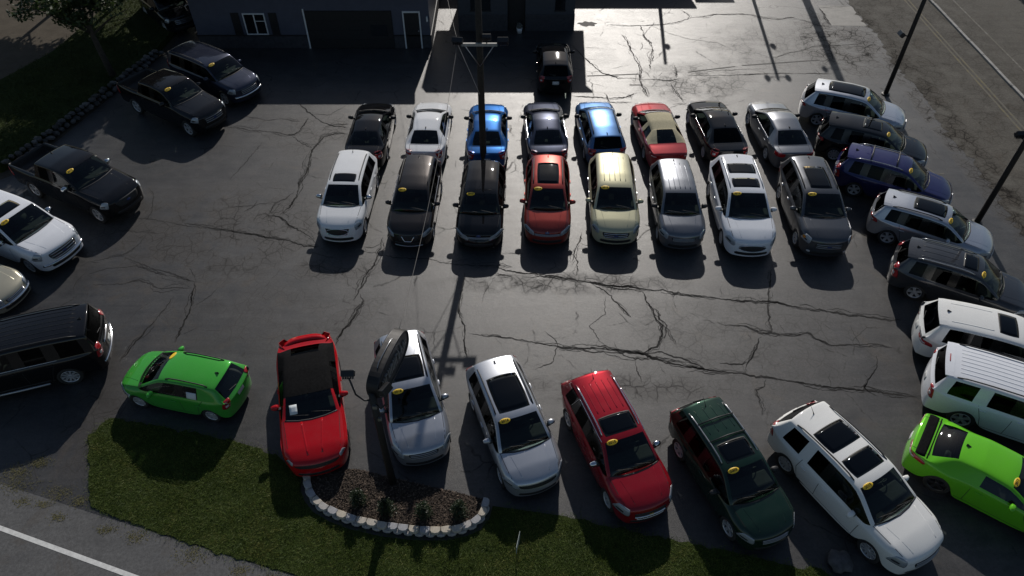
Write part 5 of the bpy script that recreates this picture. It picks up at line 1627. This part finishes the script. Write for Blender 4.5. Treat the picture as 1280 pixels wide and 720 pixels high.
        for sg in (1, -1):
            N = (0, sg, 0)
            zb = s['belt'] - .02
            yy = sg * hw
            c.strip(mb, [(X(s['bp']), yy, s['sill'] + .08), (X(s['bp']), yy, zb)], N, .014)
            c.strip(mb, [(X(s['fo'] + s['Rw'] + .24), yy, s['sill'] + .08), (X(s['cowl'] + .22), yy, zb)], N, .014)
            if st not in ('coupe', 'conv'):
                c.strip(mb, [(X(s['fo'] + s['wb'] - s['Rw'] - .10), yy, s['sill'] + .1), (X(s['fo'] + s['wb'] - s['Rw'] + .02), yy, .75), (X(s['cp']), yy, s['beltr'] - .03)], N, .014)
            c.strip(mb, [(X(s['fo'] + s['Rw'] + .24), yy, s['sill'] + .09), (X(s['fo'] + s['wb'] - s['Rw'] - .12), yy, s['sill'] + .09)], N, .014)
            c.strip(mb, [(X(.24), sg * hw * .72, s['hf']), (X(s['cowl'] - .02), sg * hw * .84, s['hc'])], (0, sg * .4, .9), .014)
        if deck and st != 'conv':
            for sg in (1, -1): c.strip(mb, [(X(s['rg'] + .06), sg * hw * .72, 1), (-L / 2 + .12, sg * hw * .66, 1)], (0, 0, 1), .014)
            c.strip(mb, [(X(s['rg'] + .06), -hw * .72, 1), (X(s['rg'] + .10), 0, 1), (X(s['rg'] + .06), hw * .72, 1)], (0, 0, 1), .014)
        # handles
        hm = M[k['handles']] if k.get('handles') else c.p
        ds = [s['bp'] - .22] + ([] if st in ('coupe', 'conv') else [s['cp'] - .16])
        for sg in (1, -1):
            for d in ds:
                z = s['belt'] - .13
                h, n = c.surf((X(d), sg * hw, z), (0, sg, 0))
                MB().box(h + Vector((0, sg * .018, 0)), (.19, .03, .035)).build('door_handle', hm, c.root, True, bevel=.008)
        # window brightwork along the belt
        if k.get('beltchrome'):
            for sg in (1, -1):
                c.bar('belt_moulding', M['chrome'], [(X(s['cowl'] + .26), sg * hw * .93, s['belt'] + .0), (X(s['bp']), sg * hw * .93, (s['belt'] * .6 + s['beltr'] * .4)), (X(s['cp'] + .08), sg * hw * .93, s['beltr'] - .02)], (0, sg * .6, .8), .012, .006)
        if k.get('arcchrome'):
            for sg in (1, -1):
                c.bar('window_moulding', M['chrome'], [(X(s['rf'] + .05), sg * rwid * 1.08, H - .1), (X(s['bp']), sg * rwid * 1.08, H - .06), (X(s['cp']), sg * rwid * 1.06, H - .08), (X(s['cp'] + .16), sg * hw * .9, s['beltr'] + .03)], (0, sg * .75, .65), .012, .006)
        if k.get('steps'):
            for sg in (1, -1):
                MB().tube([(X(s['fo'] + .6), sg * (hw + .0), s['sill'] + .02), (X(s['fo'] + s['wb'] - .6), sg * (hw + .0), s['sill'] + .02)], .045, 8).build('side_step', M['silver'], c.root, True)
        if k.get('rearchrome'):
            c.bar('rear_bumper_trim', M['chrome'], [(-L / 2 + .12, -hw * .86, .62), (-L / 2, -hw * .5, .62), (-L / 2, 0, .62), (-L / 2, hw * .5, .62), (-L / 2 + .12, hw * .86, .62)], (-1, 0, .1), .035, .012, seg=6)
        if k.get('frontchrome'):
            z = s['sill'] + .26
            c.bar('front_bumper_trim', M['chrome'], [(X(.22), -hw * .84, z), (X(0), -hw * .5, z), (X(0), 0, z), (X(0), hw * .5, z), (X(.22), hw * .84, z)], (1, 0, .05), .05, .006, seg=6)
        if k.get('tailhandle'):
            c.bar('tailgate_trim', M[k['tailhandle']], [(-L / 2, -.42, s['tz'] - .10), (-L / 2, .42, s['tz'] - .10)], (-1, 0, .2), .022, .012)
        # dealer's windscreen sticker
        if k.get('year'):
            c.sticker(k['year'])
        if k.get('sidesheet'):
            h, n = c.surf((X(s['bp'] + .42), hw * .85, s['belt'] + .16), (0, .8, .6))
            c.patch('price_sheet', M['paper'], h, (-1, 0, 0), (0, -.5, .85), .16, .11, 0, .008, 4, 3)
        if k.get('sheet'):
            xw = X(s['cowl'] + .22)
            h, n = c.surf((xw, -hw * .50, s['hc'] + .15), (.5, 0, .86))
            U = Vector((0, 1, 0)); V = n.cross(U) * -1
            V = Vector((-.75, 0, .65))
            c.patch('price_sheet', M['paper'], h, U, V, .11, .14, 0, .006, 3, 3)
    def sticker(c, yr):
        s = c.s; hw = s['W'] / 2
        d0 = Vector((c.X(s['cowl']), 0, s['hc'])); d1 = Vector((c.X(s['rf']), 0, s['H'] - .05))
        V = (d1 - d0).normalized()
        y = -s['roofw'] * hw * .60
        C = d0.lerp(d1, .86) + Vector((0, y, 0)); C.x -= .05
        U = Vector((0, 1, 0))
        N = U.cross(V)
        if N.x < 0: N = -N
        # look along the windscreen normal
        su, sv = .158, .074
        o = c.patch('year_sticker', M['sticker'], C, U, V, su, sv, 1.0, .012, 8, 6)
        if not yr.strip(): return
        v, f = text_mesh(yr)
        vs = []
        Nn = U.cross(V)
        for p in v:
            q = C + U * (p[0] * .108) + V * (p[1] * .108)
            h, n = c.surf(q, Nn)
            vs.append(h + n * .0165)
        MB().add(vs, f).build('year_number', M['ink'], o)
# ------------------------------------------------------------------ the cars
PT = dict(
    white=paint('paint_white', (.76, .77, .78), 0, .35, .12), pearl=paint('paint_pearl', (.78, .78, .755), .0, .35, .12), white2=paint('paint_cool_white', (.74, .76, .80), 0, .35, .12),
    silver=paint('paint_silver', (.46, .48, .52), .75, .30), silver2=paint('paint_bright_silver', (.52, .54, .58), .7, .30), grey=paint('paint_grey', (.17, .18, .20), .7, .32),
    gunmetal=paint('paint_gunmetal', (.085, .09, .10), .6, .32), charcoal=paint('paint_charcoal', (.045, .048, .055), .5, .32), brownblack=paint('paint_brown_black', (.022, .019, .018), .3, .32, .05),
    black=paint('paint_black', (.006, .006, .007), 0, .3, .05), black2=paint('paint_ebony', (.008, .009, .011), 0, .3, .05),
    red=paint('paint_ruby', (.26, .008, .016), .25, .32), camaro=paint('paint_red', (.42, .006, .010), 0, .33, .15), sunset=paint('paint_sunset', (.24, .035, .026), .4, .32), convred=paint('paint_brick_red', (.33, .045, .05), .15, .34),
    gold=paint('paint_pale_gold', (.50, .48, .33), .25, .34), blue=paint('paint_blue', (.018, .11, .34), .45, .3), skyblue=paint('paint_mid_blue', (.06, .14, .30), .5, .3), navy=paint('paint_navy', (.030, .036, .06), .45, .3), indigo=paint('paint_indigo', (.022, .024, .10), .4, .3),
    green=paint('paint_green', (.055, .36, .045), .1, .33, .15), lime=paint('paint_lime', (.13, .50, .02), .05, .33, .15), darkgreen=paint('paint_dark_green', (.010, .030, .020), .3, .3), beige=paint('paint_beige', (.40, .38, .30), .4, .33))
SP = car_spec
FR = 'crossovers in the front row facing the sign'; SR = 'cars in the second row facing the office'
RG = 'cars angled along the side road'; BG = 'cars angled along the lawn'; LG = 'dark trucks along the stone wall'

def add(name, spec, p, label, cat, group, mid, yaw, **k):
    return Car(name, spec, PT[p], label, cat, group, mid, yaw, **k)

# front row (face the camera side)
add('crossover', SP('suv', 4.70, 1.85, 1.69, 2.857, .93, hf=.95, hc=1.13, belt=1.08, noserake=0), 'white', 'boxy white crossover with dark grille and single sunroof at the row end', 'suv', FR, (-6.60, 23.78), -91.8,
    rails='black', sunroof=[(.04, .26, .70)], grille=(.42, .13, .78, 'surround'), hl=(.17, .11, .80), handles=None, spokes=5, finpaint=False, gr=.1, whip=True, mirmat=M['chrome'])
add('crossover', SP('suv', 4.64, 1.80, 1.68, 2.69, .93), 'brownblack', 'brown-black crossover with chrome V grille beside the boxy white crossover', 'suv', FR, (-3.85, 23.47), -92.3,
    grille=(.40, .14, .68, 'vee'), hl=(.26, .09, .76), year='2013', rails='black', skid=True, beltchrome=True)
add('compact', SP('suv', 4.42, 1.83, 1.62, 2.65, .90, hf=.84, hc=1.06, noserake=1), 'black', 'black compact wagon parked in front of the utility pole base', 'wagon', FR, (-1.18, 23.22), -92, year='2013',
    grille=(.46, .05, .74, 'slats'), hl=(.36, .09, .74), emblem='fordblue', emz=.10, whip=True)
add('crossover', SP('suv', 4.52, 1.84, 1.67, 2.69, .90), 'sunset', 'copper red crossover with glass roof between black compact and pale gold crossover', 'suv', FR, (1.45, 23.52), -92, year='2013',
    sunroof=[(.08, .72, .68)], rails='black', grille=(.52, .05, .74, 'slats'), hl=(.30, .09, .74), emblem='fordblue', emz=.10, clad=True)
add('crossover', SP('suv', 4.66, 1.92, 1.68, 2.82, .93, hf=.90), 'gold', 'pale gold crossover with ribbed roof and chrome grille', 'suv', FR, (4.10, 23.62), -92.3, year='2012',
    ribs=(5, .12, .85), grille=(.50, .12, .72, 'chrome'), hl=(.22, .10, .80), emblem='fordblue', whip=True, handles='chrome', clad=True)
add('crossover', SP('suv', 4.52, 1.82, 1.66, 2.62, .90, hf=.90), 'grey', 'plain mid grey crossover with ribbed roof and no sticker', 'suv', FR, (6.58, 23.25), -91, ribs=(5, .06, .85),
    grille=(.44, .07, .74, 'slats'), hl=(.24, .12, .80), mirmat=M['black'], hlr=.4, whip=False)
add('crossover', SP('suv', 5.12, 2.0, 1.80, 3.02, 1.02, hf=.93, hc=1.14, belt=1.05, beltr=1.14), 'white2', 'large white crossover with two sunroofs and oval grille in the row', 'suv', FR, (9.14, 23.22), -91.8, year='2014',
    sunroof=[(.09, .32, .76), (.44, .72, .78)], rails='silver', grille=(.50, .13, .70, 'surround'), hl=(.24, .11, .80), spokes=10, handles='chrome', gr=.75)
add('crossover', SP('suv', 5.0, 1.99, 1.79, 2.865, .98, hf=1.0, hc=1.17, belt=1.07, beltr=1.14), 'gunmetal', 'dark grey crossover with long glass roof at the row end', 'suv', FR, (12.03, 23.15), -92.3, year='2013',
    sunroof=[(.08, .68, .62)], rails='black', grille=(.50, .11, .78, 'slats'), hl=(.20, .13, .80), amber=True, handles='chrome', emblem='fordblue', fog=True)

# second row (face away)
add('sedan', SP('sedan', 4.75, 1.80, 1.43, 2.72, .95), 'black', 'black sedan parked behind the boxy white crossover', 'sedan', SR, (-6.38, 27.45), 89.5, privacy=False, wing=False, mirmat=M['black'])
add('sedan', SP('sedan', 4.70, 1.79, 1.44, 2.70, .95), 'white', 'white sedan parked between black sedan and bright blue sedan', 'sedan', SR, (-3.76, 27.53), 88.6, privacy=False, mirmat=M['black'])
add('sedan', SP('sedan', 4.70, 1.82, 1.46, 2.70, .95), 'blue', 'bright blue sedan parked behind the utility pole', 'sedan', SR, (-1.09, 27.41), 90, privacy=False, mirmat=M['black'], wing=False)
add('sedan', SP('sedan', 4.78, 1.82, 1.45, 2.74, .95), 'navy', 'dark navy sedan with greenish rear window beside the bright blue sedan', 'sedan', SR, (1.52, 27.53), 92.5, privacy=False, mirmat=M['black'], beltchrome=True)
add('crossover', SP('suv', 4.56, 1.80, 1.62, 2.62, .92), 'skyblue', 'mid blue crossover with dark roof rails next to the red convertible', 'suv', SR, (4.01, 27.15), 94, rails='black', mirmat=M['black'], tl=(.12, .16))
add('convertible', SP('conv', 4.92, 1.80, 1.40, 2.69, 1.0, rr=3.30, rg=4.05, cowl=1.45, rf=2.10, hf=.72, roofw=.63), 'convred', 'brick red convertible with raised tan canvas top', 'convertible', SR, (6.63, 27.62), 94,
    topmat=M['tancanvas'], privacy=False, mirmat=M['black'], tl=(.20, .07), antenna=False, arcchrome=False)
add('sedan', SP('sedan', 4.80, 1.83, 1.46, 2.78, .96), 'black2', 'black sedan parked between the red convertible and the silver grey sedan', 'sedan', SR, (9.3, 27.67), 93.8, beltchrome=True, mirmat=M['black'])
add('sedan', SP('sedan', 4.90, 1.86, 1.46, 2.80, .98), 'grey', 'silver grey sedan with chrome belt line at the row end', 'sedan', SR, (12.09, 27.53), 92.6, privacy=False, beltchrome=True, mirmat=M['black'], tl=(.17, .09), tlplain=True)
# by the office
add('hatchback', SP('hatch', 4.25, 1.78, 1.62, 2.55, .85, hf=.86, hc=1.08, belt=1.03, beltr=1.12, rgz=1.10, tz=1.0, Rw=.33), 'black', 'dark hatchback standing alone in the shadow of the office', 'hatchback', None, (2.14, 33.15), 90, tl=(.09, .16))

# right side, noses to the side road
add('crossover', SP('suv', 4.78, 1.92, 1.73, 2.85, .95, rr=4.18), 'silver2', 'silver crossover with bright rear spoiler next to the light pole', 'suv', RG, (15.33, 29.77), -24, year='2016', spoiler=True, clad=False, sunroof=[(.05, .80, .72)], spokes=5, emblem='fordblue', tl=(.12, .08), whip=False)
add('crossover', SP('suv', 4.70, 1.88, 1.68, 2.78, .95), 'black2', 'black crossover parked between the silver and the indigo crossovers', 'suv', RG, (15.17, 26.97), -24, year='2014', spokes=10, tl=(.15, .09), sunroof=[(.10, .45, .65)], spoiler=True)
add('crossover', SP('suv', 4.69, 1.88, 1.69, 2.70, .93), 'indigo', 'indigo blue crossover with roof cross bars', 'suv', RG, (15.17, 24.44), -28, year='2015', rails='silver', crossbars=(.22, .66), tl=(.10, .26), spoiler=True)
add('crossover', SP('suv', 4.52, 1.84, 1.66, 2.69, .90), 'silver', 'pale silver crossover with white-looking roof and large glass sunroof by light pole', 'suv', RG, (15.52, 21.35), -29.5, year='2014', sunroof=[(.06, .60, .66)], rails='black', spoiler=True, tl=(.15, .10), clad=True, emblem='fordblue')
add('crossover', SP('suv', 4.69, 1.88, 1.70, 2.70, .93), 'charcoal', 'charcoal crossover with ribbed roof and tall red tail lamps', 'suv', RG, (15.33, 18.45), -27.5, year='2014', rails='silver', ribs=(4, .35, .88), sunroof=[(.06, .28, .66)], tl=(.10, .26), spoiler=True, rearchrome=False)
add('crossover', SP('suv', 5.05, 1.95, 1.76, 3.0, 1.0, hf=.93, hc=1.13, belt=1.04, beltr=1.13), 'pearl', 'white crossover with dark rear window next to the larger boxy white one', 'suv', RG, (14.02, 15.80), -21, anchor='rr', rails=None, ribs=(2, .40, .90), sunroof=[(.10, .34, .70)], tl=(.20, .08), tlz=-.06, spoiler=True, privacy=True)
add('large_suv', SP('boxsuv', 5.18, 2.02, 1.90, 2.95, 1.0, bodyC=True), 'white2', 'large boxy white SUV with ribbed roof', 'suv', RG, (13.32, 13.72), -26, anchor='rr', ribs=(7, .08, .90), rails='black', tl=(.09, .20), tlz=-.1, brakebar=True, spoiler=True, antenna=False)
add('muscle_coupe', SP('coupe', 5.02, 1.92, 1.45, 2.95, .95), 'lime', 'lime green muscle coupe with black stripe across its boot', 'coupe', RG, (12.72, 10.95), -37, anchor='rr', year='2011', stripe=True, tl=(.26, .07), privacy=False, rimdark=True, antenna=True)

# bottom row along the lawn
add('muscle_convertible', SP('conv', 4.84, 1.92, 1.38, 2.85, .95, rr=3.80, rg=4.28, cowl=1.62, rf=2.26, hf=.82, hc=1.0, belt=.98, beltr=1.03, rgz=1.03, roofw=.735, Rw=.36, bp=3.1, cp=3.4), 'camaro', 'bright red muscle convertible with raised black top', 'convertible', BG, (-6.32, 13.56), -75,
    topmat=M['vinyl'], wing=True, scoop=True, sheet=True, antenna=False, privacy=True, grille=(.62, .06, .72, 'mesh'), hl=(.12, .05, .70), rimdark=True)
add('crossover', SP('suv', 4.56, 1.80, 1.70, 2.615, .92), 'silver', 'silver crossover parked under the oval sign', 'suv', BG, (-3.31, 13.85), -74.5, year='2010', sunroof=[(.10, .52, .80)], grille=(.42, .09, .76, 'slats'), hl=(.26, .11, .80), rails='black')
add('crossover', SP('suv', 4.52, 1.84, 1.67, 2.69, .90), 'silver2', 'bright silver crossover with large glass sunroof beside the yard sign', 'suv', BG, (-.22, 12.83), -70.5, year='2016', sunroof=[(.07, .68, .76)], rails='black', grille=(.54, .06, .76, 'mesh'), hl=(.28, .09, .78), clad=True, mirmat=PT['silver2'])
add('crossover', SP('suv', 4.77, 1.84, 1.68, 2.857, .95, hf=.92), 'red', 'ruby red crossover with ribbed roof, chrome mirrors and sunroof', 'suv', BG, (2.75, 12.18), -70.5, year='2015', sunroof=[(.05, .32, .80)], ribs=(5, .38, .86), rails='chrome', mirmat=M['chrome'], arcchrome=True,
    grille=(.46, .11, .70, 'barchrome'), hl=(.24, .13, .80), emblem='gold', whip=True, spokes=5, spoiler=False)
add('crossover', SP('suv', 4.53, 1.82, 1.68, 2.62, .90), 'darkgreen', 'dark green crossover with silver roof rails and black cross bars', 'suv', BG, (5.92, 11.24), -69, year='2003', rails='silver', crossbars=(.40, .68), ribs=(4, .50, .90), sunroof=[(.06, .34, .74)], grille=(.42, .08, .76, 'slats'), hl=(.22, .11, .80), whip=True, tl=(.09, .26), mirmat=M['black'])
add('crossover', SP('suv', 5.10, 2.0, 1.78, 3.02, 1.02, hf=.96, hc=1.15, belt=1.04, beltr=1.12, bodyC=True, cp=3.66, qe=4.50), 'pearl', 'large white crossover with two black sunroofs at the lawn end', 'suv', BG, (9.11, 10.85), -60.2, year='2015', sunroof=[(.08, .32, .78), (.42, .73, .80)], rails='black', grille=(.46, .12, .74, 'slats'), hl=(.20, .13, .82), spokes=10, whip=True)

# left side
add('hatchback', SP('hatch', 4.05, 1.70, 1.50, 2.48, .80), 'green', 'bright green hatchback parked at the lawn corner', 'hatchback', None, (-9.70, 13.58), 167.5, spokes=7, privacy=False, tl=(.09, .17), rails='black', year=' ', sidesheet=True, whip=False)
add('large_suv', SP('boxsuv', 5.3, 2.03, 1.92, 3.02, 1.0), 'black', 'large black SUV with chrome rear bumper backing on to the drive', 'suv', None, (-13.62, 15.32), 198.5, anchor='rr', ribs=(6, .08, .90), rails='black', rearchrome=True, tailhandle='chrome', beltchrome=True, steps=True, spokes=10, tl=(.09, .22), antenna=True)
add('sedan', SP('sedan', 4.75, 1.80, 1.46, 2.72, .95), 'beige', 'beige sedan of which only the chrome-trimmed nose shows', 'sedan', None, (-17.5, 17.62), -16, anchor='nose', grille=(.40, .08, .60, 'chrome'), frontchrome=True)
add('large_suv', SP('boxsuv', 5.2, 2.02, 1.93, 2.95, 1.0, hf=1.08, hc=1.24, belt=1.22), 'white2', 'white pickup-nosed SUV with chrome slatted grille and side sunroof', 'suv', None, (-18.41, 20.52), -25, anchor='rf', year='2010', grille=(.55, .16, .86, 'chrome'), hl=(.16, .14, .84), frontchrome=True, sunroof=[(.06, .28, .6)], emblem='fordblue', handles='chrome', mirmat=M['chrome'])
add('pickup_truck', SP('pickup', 5.85, 2.0, 1.94, 3.68, .95), 'black', 'black crew cab pickup truck parked nose out beside the stone wall', 'pickup truck', None, (-18.10, 24.0), -26.5, year='2012', grille=(.52, .15, .92, 'mesh'), hl=(.15, .14, .84), frontchrome=False, emblem='fordblue', mirmat=M['chrome'], tlz=-.28)
add('pickup_truck', SP('pickup', 5.80, 1.98, 1.92, 3.65, .95), 'black', 'black crew cab pickup truck parked beside the dark navy SUV', 'pickup truck', LG, (-15.55, 29.87), -32, anchor='rf', year='2013', grille=(.5, .14, .90, 'slats'), hl=(.16, .13, .84), emblem='fordblue', tlz=-.28, antenna=False)
add('large_suv', SP('boxsuv', 5.05, 1.95, 1.80, 3.0, .95, hf=.98, hc=1.16, belt=1.14, beltr=1.16), 'navy', 'dark navy SUV parked near the garage with chrome bumper lip', 'suv', LG, (-15.49, 33.11), -33, year='2012', grille=(.5, .11, .80, 'slats'), hl=(.18, .12, .83), frontchrome=True, rails='black')
add('large_suv', SP('boxsuv', 4.6, 1.9, 1.82, 2.7, .9, hf=1.04, hc=1.18, belt=1.16, beltr=1.18), 'black2', 'dark SUV with bright slatted grille at the garage corner under trees', 'suv', LG, (-18.2, 38.5), -48, anchor='nose', grille=(.52, .14, .86, 'chrome'), hl=(.12, .12, .84))
